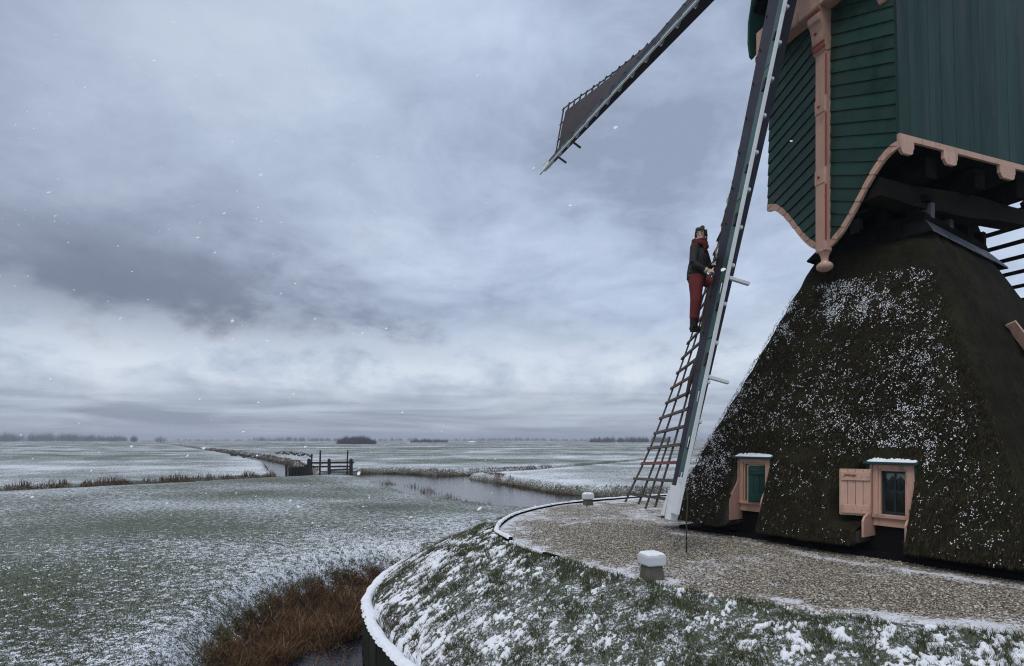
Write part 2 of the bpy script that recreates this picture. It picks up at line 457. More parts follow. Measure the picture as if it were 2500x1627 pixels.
def snow_cover(x, y):
    x = np.asarray(x, float); y = np.asarray(y, float)
    a, b, c, e = waters(x, y)
    near = region_near(x, y)
    d = np.hypot(x, y)
    big = fbm(x / 5, y / 5, 41, 3) - 0.5
    vbig = fbm(x / 40, y / 9, 43, 3) - 0.5
    dd = ditch_d(x, y)
    cn = 0.30 + 0.40 * big + 0.34 * np.exp(-np.maximum(dd, 0) / 1.9) * sstep(dd, -0.2, 0.5) + 0.03 * sstep(d, 16, 7) + 0.15 * sstep(d, 11, 26)
    far = 0.54 - 0.09 * sstep(d, 60, 190) - 0.02 * sstep(d, 200, 600) + 0.50 * vbig * sstep(d, 45, 90) + 0.35 * big
    w = np.minimum(np.minimum(b, c), e)
    far = far + 0.20 * np.exp(-np.maximum(w - 0.5, 0) / 2.5)
    cov = np.where(near > 0.5, cn, far)
    bank = np.exp(-np.maximum(np.minimum(a, w), 0) / 0.55)
    cov = cov - 0.75 * bank * (1 - near) - 0.55 * bank * near
    r, th = polar(x, y)
    cov = np.where(r < R_wall(th) + 0.6, 0.40 + 0.5 * big, cov)
    return np.clip(cov, 0.0, 1.0)

def ground_material():
    m = bpy.data.materials.new('snowy_grass_ground'); m.use_nodes = True
    t = m.node_tree; G_ = G(t); b = t.nodes['Principled BSDF']
    geo = G_.n('ShaderNodeNewGeometry'); pos = geo.outputs['Position']
    cov = G_.n('ShaderNodeAttribute', attribute_name='snow').outputs['Fac']
    brn = G_.n('ShaderNodeAttribute', attribute_name='bank').outputs['Fac']
    n1 = G_.noise(pos, 6.5, 4, 0.62, 0.3)
    n2 = G_.noise(pos, 28.0, 4, 0.68, 0.4)
    n3 = G_.noise(pos, 0.5, 3, 0.6)
    nn = G_.m('ADD', G_.m('MULTIPLY', n1, 0.42), G_.m('MULTIPLY', n2, 0.58))
    thr = G_.m('SUBTRACT', 0.68, G_.m('MULTIPLY', cov, 0.36))
    fac = G_.step(G_.m('SUBTRACT', nn, thr), -0.035, 0.075)
    ng = G_.noise(pos, 34.0, 3, 0.7)
    grass = G_.ramp(G_.m('ADD', G_.m('MULTIPLY', n3, 0.45), G_.m('MULTIPLY', ng, 0.55)),
                    [(0.30, (0.058, 0.070, 0.048)), (0.5, (0.098, 0.116, 0.080)), (0.68, (0.150, 0.165, 0.120))])
    mud = G_.ramp(ng, [(0.3, (0.018, 0.013, 0.010)), (0.7, (0.085, 0.055, 0.036))])
    grass = G_.mix(brn, grass, mud)
    snow = G_.ramp(n2, [(0.3, (0.72, 0.76, 0.82)), (0.7, (0.85, 0.87, 0.90))])
    G_.put(b.inputs['Base Color'], G_.mix(fac, grass, snow))
    b.inputs['Roughness'].default_value = 0.9
    b.inputs['Specular IOR Level'].default_value = 0.15
    bn = G_.n('ShaderNodeBump'); bn.inputs['Strength'].default_value = 0.8; bn.inputs['Distance'].default_value = 0.03
    G_.put(bn.inputs['Height'], G_.m('ADD', G_.m('MULTIPLY', ng, 0.6), G_.m('MULTIPLY', fac, 0.5)))
    t.links.new(bn.outputs[0], b.inputs['Normal'])
    return m
M_GROUND = ground_material()

def build_ground():
    fine = np.radians(np.linspace(-56, 56, 640))
    back = np.radians(np.linspace(56, 304, 90))[1:-1]
    ang = np.concatenate([fine, back])
    rr = np.concatenate([np.linspace(0.3, 2.8, 4), np.geomspace(3.0, 100, 310), np.geomspace(100, 6000, 66)[1:]])
    A, D = np.meshgrid(ang, rr)
    x = D * np.sin(A); y = D * np.cos(A)
    z = ground_z(x, y)
    a, b, c, e = waters(x, y)
    w = np.minimum(np.minimum(a, b), np.minimum(c, e))
    bank = sstep(-w, -0.55, 0.1)
    bank = np.maximum(bank, sstep(-ditch_d(x, y), -0.35, 0.1))
    na = len(ang); nr = len(rr)
    v = np.stack([x, y, z], -1).reshape(-1, 3)
    i = np.arange(nr - 1)[:, None] * na; j = np.arange(na)[None, :]; j2 = (j + 1) % na
    f = np.stack([i + j, i + j2, i + na + j2, i + na + j], -1).reshape(-1, 4)
    o = np_mesh('ground', v, f, M_GROUND, smooth=True, attr={'snow': snow_cover(x, y).ravel(), 'bank': bank.ravel()})
    return tag(o, 'flat polder grassland dusted with thin snow', 'ground', kind='structure')
build_ground()

def water_material():
    m = bpy.data.materials.new('ditch_water'); m.use_nodes = True
    t = m.node_tree; G_ = G(t); b = t.nodes['Principled BSDF']
    b.inputs['Base Color'].default_value = (0.012, 0.012, 0.016, 1)
    b.inputs['Roughness'].default_value = 0.10
    b.inputs['IOR'].default_value = 1.333
    b.inputs['Specular IOR Level'].default_value = 0.30
    geo = G_.n('ShaderNodeNewGeometry')
    bn = G_.n('ShaderNodeBump'); bn.inputs['Strength'].default_value = 0.32; bn.inputs['Distance'].default_value = 0.03
    G_.put(bn.inputs['Height'], G_.noise(G_.v('MULTIPLY', geo.outputs['Position'], (0.8, 2.0, 1)), 2.2, 4, 0.6, 0.4))
    t.links.new(bn.outputs[0], b.inputs['Normal'])
    return m
M_WATER = water_material()
def strip(name, pts, hw, z, label):
    L = []; Rr = []
    for i, p in enumerate(pts):
        a = Vector((*pts[max(i - 1, 0)], 0)); b = Vector((*pts[min(i + 1, len(pts) - 1)], 0))
        d = (b - a).normalized(); nrm = Vector((-d.y, d.x, 0)); P = Vector((*p, z))
        L.append(P + nrm * hw[i]); Rr.append(P - nrm * hw[i])
    mb = MB()
    for i in range(len(pts) - 1): mb.poly([Rr[i], Rr[i + 1], L[i + 1], L[i]])
    return tag(mb.build(name, M_WATER), label, 'water', kind='structure')
strip('ditch_water', DITCH_A, [2.6] * 5, WATER_Z - 0.010, 'dark water of the reed-lined ditch at the left')
strip('ditch_water', DITCH_B, [2.6] * 4 + [3, 4, 5, 6], WATER_Z - 0.005, 'narrow ditch running away to the horizon')
strip('canal_water', CANAL, [w + 1.3 for w in CANAL_W], WATER_Z, 'grey water of the winding canal behind the mill mound')
strip('ditch_water', DITCH_E, [3.9, 3.4, 2.1, 1.8, 1.7, 1.7, 1.7], WATER_Z - 0.015, 'narrow ditch bounding the far field on the right')
def near_water():
    mb = MB(); ths = np.linspace(148, 270, 40)
    for t0, t1 in zip(ths[:-1], ths[1:]):
        q_ = []
        for t_, o_ in ((t0, 0.0), (t0, 4.2), (t1, 4.2), (t1, 0.0)):
            r_ = float(R_wall(t_)) + o_
            q_.append((MX + r_ * math.cos(R(t_)), MY + r_ * math.sin(R(t_)), WATER_Z + 0.03))
        mb.poly(q_)
    tag(mb.build('ditch_water', M_WATER), 'dark water between brown reeds and the curved wall', 'water', kind='structure')
near_water()

# gravel yard
def gravel_material():
    m = bpy.data.materials.new('gravel'); m.use_nodes = True
    t = m.node_tree; G_ = G(t); b = t.nodes['Principled BSDF']
    geo = G_.n('ShaderNodeNewGeometry'); pos = geo.outputs['Position']
    vo = G_.n('ShaderNodeTexVoronoi'); vo.inputs['Scale'].default_value = 42; G_.put(vo.inputs['Vector'], pos)
    sp = G_.n('ShaderNodeSeparateColor'); G_.put(sp.inputs[0], vo.outputs['Color'])
    cc = G_.ramp(sp.outputs[0], [(0.0, (0.070, 0.058, 0.045)), (0.3, (0.22, 0.185, 0.14)), (0.6, (0.42, 0.37, 0.29)), (0.9, (0.66, 0.61, 0.52)), (1.0, (0.26, 0.16, 0.10))])
    cc = G_.mix(G_.step(vo.outputs['Distance'], 0.4, 0.9), cc, (0.06, 0.05, 0.04, 1))
    cov = G_.n('ShaderNodeAttribute', attribute_name='snow').outputs['Fac']
    n1 = G_.noise(pos, 3.0, 4, 0.6, 0.4); n2 = G_.noise(pos, 26, 4, 0.7)
    nn = G_.m('ADD', G_.m('MULTIPLY', n1, 0.5), G_.m('MULTIPLY', n2, 0.5))
    fac = G_.step(G_.m('SUBTRACT', nn, G_.m('SUBTRACT', 0.72, G_.m('MULTIPLY', cov, 0.40))), -0.02, 0.10)
    cc = G_.mix(G_.m('MULTIPLY', fac, 0.8), cc, (0.78, 0.79, 0.84, 1))
    G_.put(b.inputs['Base Color'], cc)
    b.inputs['Roughness'].default_value = 0.75
    bn = G_.n('ShaderNodeBump'); bn.inputs['Strength'].default_value = 0.9; bn.inputs['Distance'].default_value = 0.015
    G_.put(bn.inputs['Height'], G_.m('SUBTRACT', 1.0, vo.outputs['Distance']))
    t.links.new(bn.outputs[0], b.inputs['Normal'])
    return m
M_GRAVEL = gravel_material()
E_ = np.array([0.571, -0.821]); NB = np.array([-0.821, -0.571])        # mill base: along its front / outward normal
def gravel_snow(x, y):
    r, th = polar(x, y); re = R_edge(th)
    lx = (np.asarray(x) - MX) * E_[0] + (np.asarray(y) - MY) * E_[1]
    ln = (np.asarray(x) - MX) * NB[0] + (np.asarray(y) - MY) * NB[1]
    cov = 0.35 + 0.80 * (fbm(np.asarray(x) / 1.6, np.asarray(y) / 1.6, 77, 3) - 0.5)
    band = np.exp(-((ln - 3.12 - 0.10 * np.sin(lx * 2.3)) / 0.20) ** 2) * (0.35 + 0.9 * sstep(fbm(lx / 0.5, ln / 0.3, 79, 3), 0.3, 0.65)) * sstep(lx, -3.6, -3.2)
    cov = cov + 0.30 * band + 0.20 * sstep(re - r, 1.2, 0.0) * sstep(th, 205, 175) + 0.15 * sstep(re - r, 0.3, 0.0) + 0.22 * sstep(th, 203, 170) * sstep(r, 4.0, 6.2) + 0.24 * sstep(re - r, 0.5, 0.1) * sstep(th, 200, 215) * sstep(fbm(np.asarray(x) / 0.35, np.asarray(y) / 0.35, 78, 3), 0.35, 0.65)
    return np.clip(cov, 0, 1)
def gravel_z(x, y): return 0.004 + 0.03 * (fbm(np.asarray(x) / 0.9, np.asarray(y) / 0.9, 51, 3) - 0.5) + 0.0
def build_gravel():
    th = np.linspace(0, 360, 361)[:-1]; k = np.linspace(0, 1, 60)
    T, K = np.meshgrid(th, k)
    r = 1.8 + (R_edge(T) + 0.06 + 0.05 * fbm(T / 1.5, T * 0, 53, 3) - 1.8) * K
    x = MX + r * np.cos(np.radians(T)); y = MY + r * np.sin(np.radians(T))
    z = gravel_z(x, y) + 0.012 - 0.06 * (K > 0.999)
    v = np.stack([x, y, z], -1).reshape(-1, 3); n = len(th)
    i = np.arange(59)[:, None] * n; j = np.arange(n)[None, :]; j2 = (j + 1) % n
    f = np.stack([i + j, i + j2, i + n + j2, i + n + j], -1).reshape(-1, 4)
    tag(np_mesh('gravel_yard', v, f, M_GRAVEL, smooth=True, attr={'snow': gravel_snow(x, y).ravel()}), 'tan gravel yard round the mill with thin snow patches', 'gravel yard', kind='structure')
    # loose pebbles lying on it
    N = 42000
    t = rng.uniform(165, 262, N); kk = np.sqrt(rng.uniform(0.0, 1, N))
    re = R_edge(t); r = 1.9 + (re - 1.95) * kk
    t2 = rng.uniform(100, 165, N // 6); r2 = 1.9 + (R_edge(t2) - 1.95) * np.sqrt(rng.uniform(0.2, 1, N // 6))
    t = np.concatenate([t, t2]); r = np.concatenate([r, r2]); N = len(t)
    x = MX + r * np.cos(np.radians(t)); y = MY + r * np.sin(np.radians(t))
    lx = (x - MX) * E_[0] + (y - MY) * E_[1]; ln = (x - MX) * NB[0] + (y - MY) * NB[1]
    keep = ~((np.abs(lx) < 2.55) & (np.abs(ln) < 2.55)); keep &= gravel_snow(x, y) + rng.uniform(-0.2, 0.2, N) < 0.52
    x, y = x[keep], y[keep]; N = len(x)
    s = rng.uniform(0.006, 0.016, N)
    base = np.array([[1, 0, 0], [0, 1, 0], [-1, 0, 0], [0, -1, 0], [0, 0, 1.0], [0, 0, -0.6]], float)
    an = rng.uniform(0, 6.283, N); ca, sa = np.cos(an), np.sin(an)
    bx = base[None, :, 0] * rng.uniform(0.7, 1.5, (N, 1)); by = base[None, :, 1] * rng.uniform(0.7, 1.2, (N, 1)); bz = base[None, :, 2] * rng.uniform(0.45, 0.8, (N, 1))
    vx = x[:, None] + s[:, None] * (bx * ca[:, None] - by * sa[:, None]); vy = y[:, None] + s[:, None] * (bx * sa[:, None] + by * ca[:, None])
    vz = (gravel_z(x, y) + 0.016)[:, None] + s[:, None] * bz
    v = np.stack([vx, vy, vz], -1).reshape(-1, 3)
    tri = np.array([[0, 1, 4], [1, 2, 4], [2, 3, 4], [3, 0, 4], [1, 0, 5], [2, 1, 5], [3, 2, 5], [0, 3, 5]])
    f = (np.arange(N)[:, None, None] * 6 + tri[None]).reshape(-1, 3)
    pal = np.array([[0.07, 0.058, 0.044], [0.22, 0.185, 0.135], [0.41, 0.355, 0.265], [0.63, 0.58, 0.47], [0.76, 0.72, 0.62], [0.25, 0.14, 0.075], [0.16, 0.15, 0.14]])
    cc = pal[rng.choice(7, N, p=[0.2, 0.25, 0.22, 0.13, 0.06, 0.05, 0.09])] * rng.uniform(0.7, 1.2, (N, 1))
    tag(np_mesh('gravel_pebbles', v, f, attr_mat('pebble', 0.6, 0.35), cols=np.repeat(cc, 6, 0)), 'loose tan and grey pebbles of the yard', 'gravel', kind='stuff')
build_gravel()

def ring_pt(th, r, z): return Vector((MX + r * math.cos(R(th)), MY + r * math.sin(R(th)), z))
# edging boards of the yard with snow lying on them
def build_edging():
    root = tag(empty('yard_edging', ring_pt(179, 7.2, 0)), 'low dark timber edging with snow along the gravel yard', 'edging')
    ths = list(np.arange(96, 262, 6.0))
    for i, (a, b) in enumerate(zip(ths[:-1], ths[1:])):
        if a > 196: continue
        mb = MB(); sn = MB()
        hi = 0.07 if a < 184 else 0.015
        for k in range(4):
            t0 = a + 0.05 + (b - a - 0.1) * k / 4; t1 = a + 0.05 + (b - a - 0.1) * (k + 1) / 4
            r0, r1 = float(R_edge(t0)) + 0.02, float(R_edge(t1)) + 0.02
            mb.hexa([ring_pt(t0, r0, -0.12), ring_pt(t1, r1, -0.12), ring_pt(t1, r1 + 0.06, -0.12), ring_pt(t0, r0 + 0.06, -0.12),
                     ring_pt(t0, r0, hi), ring_pt(t1, r1, hi), ring_pt(t1, r1 + 0.06, hi), ring_pt(t0, r0 + 0.06, hi)])
        board = mb.build('edging_board', M_DARKW, root)
        n = 22; v = []; f = []
        if 188 < a < 206 or (a > 224 and rnd.random() < 0.6): n = 12
        for k in range(n + 1):
            t0 = a + (b - a) * k / 22.0; r0 = float(R_edge(t0)) + 0.05
            hh = hi + 0.004 + 0.022 * vnoise(k * 0.7 + i * 31, i * 3.3, 9); ww = 0.030 + 0.028 * vnoise(k * 0.9, i * 5.1 + 4, 8)
            if k in (0, n) and a > 180: hh = hi + 0.004; ww = 0.035
            for o_, z_ in ((-ww, hi - 0.015), (-ww * 0.8, hi + (hh - hi) * 0.7), (0, hh), (ww * 0.8, hi + (hh - hi) * 0.7), (ww, hi - 0.03)):
                v.append(ring_pt(t0, r0 + o_, z_))
        for k in range(n):
            for c_ in range(4): f.append((k * 5 + c_, k * 5 + c_ + 1, k * 5 + 6 + c_, k * 5 + 5 + c_))
        if a > 206: continue
        np_mesh('snow_ridge', [tuple(p) for p in v], f, M_SNOW, board, smooth=True)
build_edging()

# curved plank wall that holds the foot of the mound
def build_wall():
    M_WP = mat('mossy_wet_planks', (0.020, 0.022, 0.016), 0.6, 0.4, 4.0, (1, 1, 0.3), 0.6, 16, 0.35, (0.035, 0.055, 0.022), 0.6, 3.0)
    root = tag(empty('plank_wall', ring_pt(180, 9.75, WATER_Z)), 'curved wall of mossy upright planks capped with snow above the reed ditch', 'retaining wall')
    t = WALL_T0
    while t < WALL_T1:
        r = float(R_wall(t)); dt = math.degrees(0.155 / r); t1 = t + dt - 0.06
        r0, r1 = r - 0.02 + rnd.uniform(-0.012, 0.012), float(R_wall(t1)) - 0.02 + rnd.uniform(-0.012, 0.012)
        top = WALL_TOP + rnd.uniform(-0.02, 0.015)
        mb = MB()
        mb.hexa([ring_pt(t, r0 - 0.05, -2.6), ring_pt(t1, r1 - 0.05, -2.6), ring_pt(t1, r1, -2.6), ring_pt(t, r0, -2.6),
                 ring_pt(t, r0 - 0.05, top), ring_pt(t1, r1 - 0.05, top), ring_pt(t1, r1, top), ring_pt(t, r0, top)])
        mb.build('plank', M_WP, root)
        t += dt
    wl = MB()
    for a in np.arange(WALL_T0, WALL_T1, 2.0):
        r0, r1 = float(R_wall(a)) - 0.20, float(R_wall(a + 2)) - 0.20
        wl.hexa([ring_pt(a, r0, -1.5), ring_pt(a + 2, r1, -1.5), ring_pt(a + 2, r1 + 0.11, -1.5), ring_pt(a, r0 + 0.11, -1.5),
                 ring_pt(a, r0, WALL_TOP - 0.03), ring_pt(a + 2, r1, WALL_TOP - 0.03), ring_pt(a + 2, r1 + 0.11, WALL_TOP - 0.03), ring_pt(a, r0 + 0.11, WALL_TOP - 0.03)])
    wl.build('waling_beam', M_WP, root)
    n = 620; v = []; f = []; K = 9
    for k in range(n + 1):
        t0 = WALL_T0 + (WALL_T1 - WALL_T0) * k / n; r0 = float(R_wall(t0)) - 0.10
        cell = (k * (WALL_T1 - WALL_T0) / n * math.pi / 180 * r0) / 0.155
        hh = 0.032 + 0.030 * vnoise(cell * 0.6, 0.3, 9) + 0.02 * vnoise(k * 0.9, 2.0, 5)
        wo = 0.080 + 0.035 * vnoise(cell * 1.0, 7.0, 3) + 0.022 * abs(math.sin(cell * math.pi)); wi = 0.07 + 0.07 * vnoise(cell * 0.5, 3.0, 4)
        for c_ in range(K):
            u = c_ / (K - 1) * 2 - 1
            o_ = u * (wo if u > 0 else wi)
            v.append(ring_pt(t0, r0 + o_, WALL_TOP - 0.02 + hh * max(0, 1 - abs(u) ** 3) * (0.85 + 0.3 * vnoise(k * 0.8, c_ * 0.9, 15))))
    for k in range(n):
        for c_ in range(K - 1): f.append((k * K + c_, k * K + c_ + 1, (k + 1) * K + c_ + 1, (k + 1) * K + c_))
    np_mesh('snow_cap', [tuple(p) for p in v], f, M_SNOW, root, smooth=True)
build_wall()
# ---------------------------------------------------------------- thatched base
E3 = Vector((0.571, -0.821, 0)).normalized(); NB3 = Vector((-0.821, -0.571, 0)).normalized(); Z3 = Vector((0, 0, 1))
MC = Vector((MX, MY, 0))
TB, TT = 0.22, 5.17
def half(z): return 2.95 - 0.4008 * (z - 0.18)
def rear(z): return 2.1 + 0.55 * (z - 0.18) / 5.0                 # the base is deeper than wide
REAR = 2.6
def BP(t, o, z): return MC + E3 * t + NB3 * o + Z3 * z          # t along the front, o outward, z up
WINS = [(-1.19, 'W1'), (1.02, 'W2')]
WP = 2.40                                                       # plane of the window fronts
NOTCH_HW, NOTCH_TOP = 0.325, 1.44

base = tag(empty('thatched_mill_tower', BP(0, 0, 0)), 'dark thatched pyramid tower of the mill, snow flecked, with two small windows', 'mill tower')

def build_thatch():
    ns, nc, nz = 110, 8, 118
    per = []                                  # (side, kind, fraction)
    for sd in range(4):
        for k in range(ns): per.append((sd, 's', k / ns))
        for k in range(nc): per.append((sd, 'c', k / nc))
    rc = 0.26
    zs = np.linspace(TB, TT, nz)
    dirs = [(E3, NB3), (-NB3, E3), (-E3, -NB3), (NB3, -E3)]      # along, outward
    P = np.zeros((nz, len(per), 3)); T = np.zeros((nz, len(per))); SD = np.zeros(len(per), int)
    for j, (sd, kind, fr) in enumerate(per):
        al, ou = dirs[sd]; al2, ou2 = dirs[(sd + 1) % 4]
        SD[j] = sd if kind == 's' else 9
        for i, z in enumerate(zs):
            h = half(z); r_ = min(rc, h * 0.5)
            if kind == 's':
                t = -(h - r_) + 2 * (h - r_) * fr
                p = al * t + ou * h; T[i, j] = t
            else:
                a = fr * math.pi / 2
                p = (al + ou) * (h - r_) + ou * r_ * math.cos(a) + al * r_ * math.sin(a); T[i, j] = 99
            on = p.dot(NB3)
            if on < 0: p = p + NB3 * on * (rear(z) - 1)
            P[i, j] = (MX + p.x, MY + p.y, z)
    # lumpy reed surface, slight belly at the lower edge
    cx = P[:, :, 0] - MX; cy = P[:, :, 1] - MY; rr = np.hypot(cx, cy)
    jj = np.arange(len(per))[None, :] * 0.09; zz = P[:, :, 2]
    dis = 0.075 * (fbm(jj * 1.2, zz * 1.1, 61, 4) - 0.5) + 0.012 * np.sin(zz * 13 + 2.5 * fbm(jj * 0.8, zz * 0.5, 67, 2)) + 0.02 * (vnoise(jj * 9, zz * 6, 62) - 0.5)
    P[:, :, 0] += cx / rr * dis; P[:, :, 1] += cy / rr * dis
    # hollow behind the folded-back shutter
    wt2 = WINS[1][0]; on = cx * NB3.x + cy * NB3.y
    hol = sstep(T, wt2 - 0.82, wt2 - 0.68) * (T < wt2) * sstep(zz, 0.42, 0.56) * sstep(zz, 1.6, 1.35) * (SD[None, :] == 0)
    cap_ = WP + 0.03 + 0.38 * np.maximum(0, wt2 - 0.36 - T)
    push = np.minimum(0, cap_ - on) * hol
    P[:, :, 0] += NB3.x * push; P[:, :, 1] += NB3.y * push
    P[0, :, 2] += 0.05 * (vnoise(np.arange(len(per)) * 0.5, 0, 63) - 0.5)
    n = len(per)
    keep = []
    for i in range(nz - 1):
        zc = (zs[i] + zs[i + 1]) / 2
        for j in range(n):
            if SD[j] == 0:
                tc_ = T[i, j]
                cut = False
                for wt_, _ in WINS:
                    jig = 0.02 * (vnoise(zc * 9, wt_ * 3, 70) - 0.5)
                    top = NOTCH_TOP + 0.0
                    if abs(tc_ - wt_) < NOTCH_HW + jig and zc < top: cut = True
                if cut: continue
            keep.append((i * n + j, i * n + (j + 1) % n, (i + 1) * n + (j + 1) % n, (i + 1) * n + j))
    v = P.reshape(-1, 3)
    # underside lip
    nv = len(v); lip = P[0].copy(); c_ = lip - np.array([MX, MY, 0]); c_[:, :2] *= 0.86; lip = c_ + np.array([MX, MY, 0.1])
    v = np.vstack([v, lip])
    for j in range(n):
        if SD[j] == 0 and any(abs(T[0, j] - w_) < NOTCH_HW for w_, _ in WINS): continue
        keep.append((nv + j, nv + (j + 1) % n, (j + 1) % n, j))
    m = bpy.data.materials.new('old_thatch'); m.use_nodes = True
    t = m.node_tree; G_ = G(t); b = t.nodes['Principled BSDF']
    geo = G_.n('ShaderNodeNewGeometry'); pos = geo.outputs['Position']
    st = G_.noise(G_.v('MULTIPLY', pos, (1, 1, 0.16)), 70, 4, 0.7)
    big = G_.noise(pos, 1.3, 5, 0.6, 0.4); mid = G_.noise(pos, 11, 4, 0.65)
    f_ = G_.m('ADD', G_.m('MULTIPLY', st, 0.4), G_.m('ADD', G_.m('MULTIPLY', big, 0.35), G_.m('MULTIPLY', mid, 0.25)))
    G_.put(b.inputs['Base Color'], G_.ramp(f_, [(0.34, (0.010, 0.009, 0.007)), (0.5, (0.024, 0.021, 0.014)), (0.62, (0.042, 0.038, 0.022)), (0.75, (0.062, 0.055, 0.036))]))
    mossn = G_.noise(pos, 2.6, 6, 0.7, 0.5)
    base_c = b.inputs['Base Color'].links[0].from_socket
    G_.put(b.inputs['Base Color'], G_.mix(G_.m('MULTIPLY', G_.step(mossn, 0.50, 0.66), 0.65), base_c, (0.032, 0.036, 0.015, 1)))
    b.inputs['Roughness'].default_value = 0.95; b.inputs['Specular IOR Level'].default_value = 0.08
    bn = G_.n('ShaderNodeBump'); bn.inputs['Strength'].default_value = 1.0; bn.inputs['Distance'].default_value = 0.03
    G_.put(bn.inputs['Height'], G_.m('ADD', st, mid)); t.links.new(bn.outputs[0], b.inputs['Normal'])
    th = np_mesh('thatch', v, keep, m, base, smooth=True)
    # cut flanks of the window notches
    for wt_, _ in WINS:
        for sgn in (-1, 1):
            cut = MB()
            tt = wt_ + sgn * (NOTCH_HW + 0.01)
            prof = [(min(half(z) + 0.005, WP + 0.035) if (wt_ > 0 and sgn < 0 and z > 0.46) else half(z) + 0.005, z) for z in np.linspace(TB, NOTCH_TOP, 16)]
            for (h0, z0), (h1, z1) in zip(prof[:-1], prof[1:]):
                cut.poly([BP(tt, 2.30, z0), BP(tt, h0, z0), BP(tt, h1, z1), BP(tt, 2.30, z1)])
            cut.build('thatch_cut', mat('thatch_cut_ends', (0.12, 0.108, 0.092), 0.95, 0.5, 30, (1, 1, 1), 0.8, 60, 0.05), base)
    return th
thatch = build_thatch()

def tree_tris(pos, dirn, side, length, width):
    """single-triangle fibres"""
    a = pos - side * (width * 0.5)[:, None]; b_ = pos + side * (width * 0.5)[:, None]; c_ = pos + dirn * length[:, None]
    v = np.stack([a, b_, c_], 1).reshape(-1, 3)
    return v, np.arange(len(v)).reshape(-1, 3)
def thatch_fibres():
    N = 46000
    sdn = rng.choice(2, N, p=[0.74, 0.26])
    z = TB + (TT - TB) * (1 - np.sqrt(1 - rng.uniform(0, 0.985, N)))
    h = half(z); t = rng.uniform(-1, 1, N) * (h - 0.06)
    front = sdn == 0
    for wt_, _ in WINS: 
        bad = front & (np.abs(t - wt_) < NOTCH_HW + 0.02) & (z < NOTCH_TOP + 0.1)
        t[bad] = rng.uniform(-0.1, 0.1, bad.sum())
    bad = front & (t > WINS[1][0] - 0.74) & (t < WINS[1][0]) & (z > 0.45) & (z < 1.45); t[bad] = rng.uniform(-0.5, 0.1, bad.sum())
    al = np.where(front[:, None], np.array(E3)[None], np.array(-NB3)[None]); ou = np.where(front[:, None], np.array(NB3)[None], np.array(E3)[None])
    tb_ = np.where((~front) & (t > 0), t * rear(z), t)
    pos = np.array([MX, MY, 0.0]) + al * tb_[:, None] + ou * (h + 0.012)[:, None]; pos[:, 2] += z
    dn = ou * 0.372 + np.array([0, 0, -0.928]); nrm = ou * 0.928 + np.array([0, 0, 0.372])
    dv = dn + nrm * rng.uniform(0.05, 0.55, (N, 1)) + al * rng.normal(0, 0.25, (N, 1))
    dv /= np.linalg.norm(dv, axis=1)[:, None]
    v, f = tree_tris(pos, dv, al, rng.uniform(0.035, 0.10, N), rng.uniform(0.006, 0.012, N))
    pal = np.array([[0.014, 0.012, 0.009], [0.030, 0.026, 0.016], [0.050, 0.044, 0.024], [0.075, 0.058, 0.036], [0.036, 0.038, 0.016]])
    cc = pal[rng.choice(5, N, p=[0.3, 0.3, 0.18, 0.07, 0.15])] * rng.uniform(0.6, 1.2, (N, 1))
    o = np_mesh('reed_stubble', v, f, attr_mat('reed_stubble', 0.95, 0.05), base, cols=np.repeat(cc, 3, 0)); o['kind'] = 'stuff'
    # overhanging fringe at the eave
    M_ = 6000
    t = rng.uniform(-2.95, 2.95, M_); sd2 = rng.random(M_) < 0.25
    for wt_, _ in WINS:
        bad = (~sd2) & (np.abs(t - wt_) < NOTCH_HW + 0.01); t[bad] = rng.uniform(-0.6, 0.5, bad.sum())
    al = np.where(~sd2[:, None], np.array(E3)[None], np.array(-NB3)[None]); ou = np.where(~sd2[:, None], np.array(NB3)[None], np.array(E3)[None])
    pos = np.array([MX, MY, TB + 0.02]) + al * t[:, None] + ou * rng.uniform(2.78, 2.95, (M_, 1))
    dv = ou * rng.uniform(0.0, 0.35, (M_, 1)) + np.array([0, 0, -1.0]) + al * rng.normal(0, 0.2, (M_, 1)); dv /= np.linalg.norm(dv, axis=1)[:, None]
    v, f = tree_tris(pos, dv, al, rng.uniform(0.02, 0.075, M_), rng.uniform(0.005, 0.009, M_))
    cc = pal[rng.choice(5, M_)] * rng.uniform(0.6, 1.3, (M_, 1))
    o = np_mesh('eave_fringe', v, f, attr_mat('reed_fringe', 0.95, 0.05), base, cols=np.repeat(cc, 3, 0)); o['kind'] = 'stuff'
thatch_fibres()

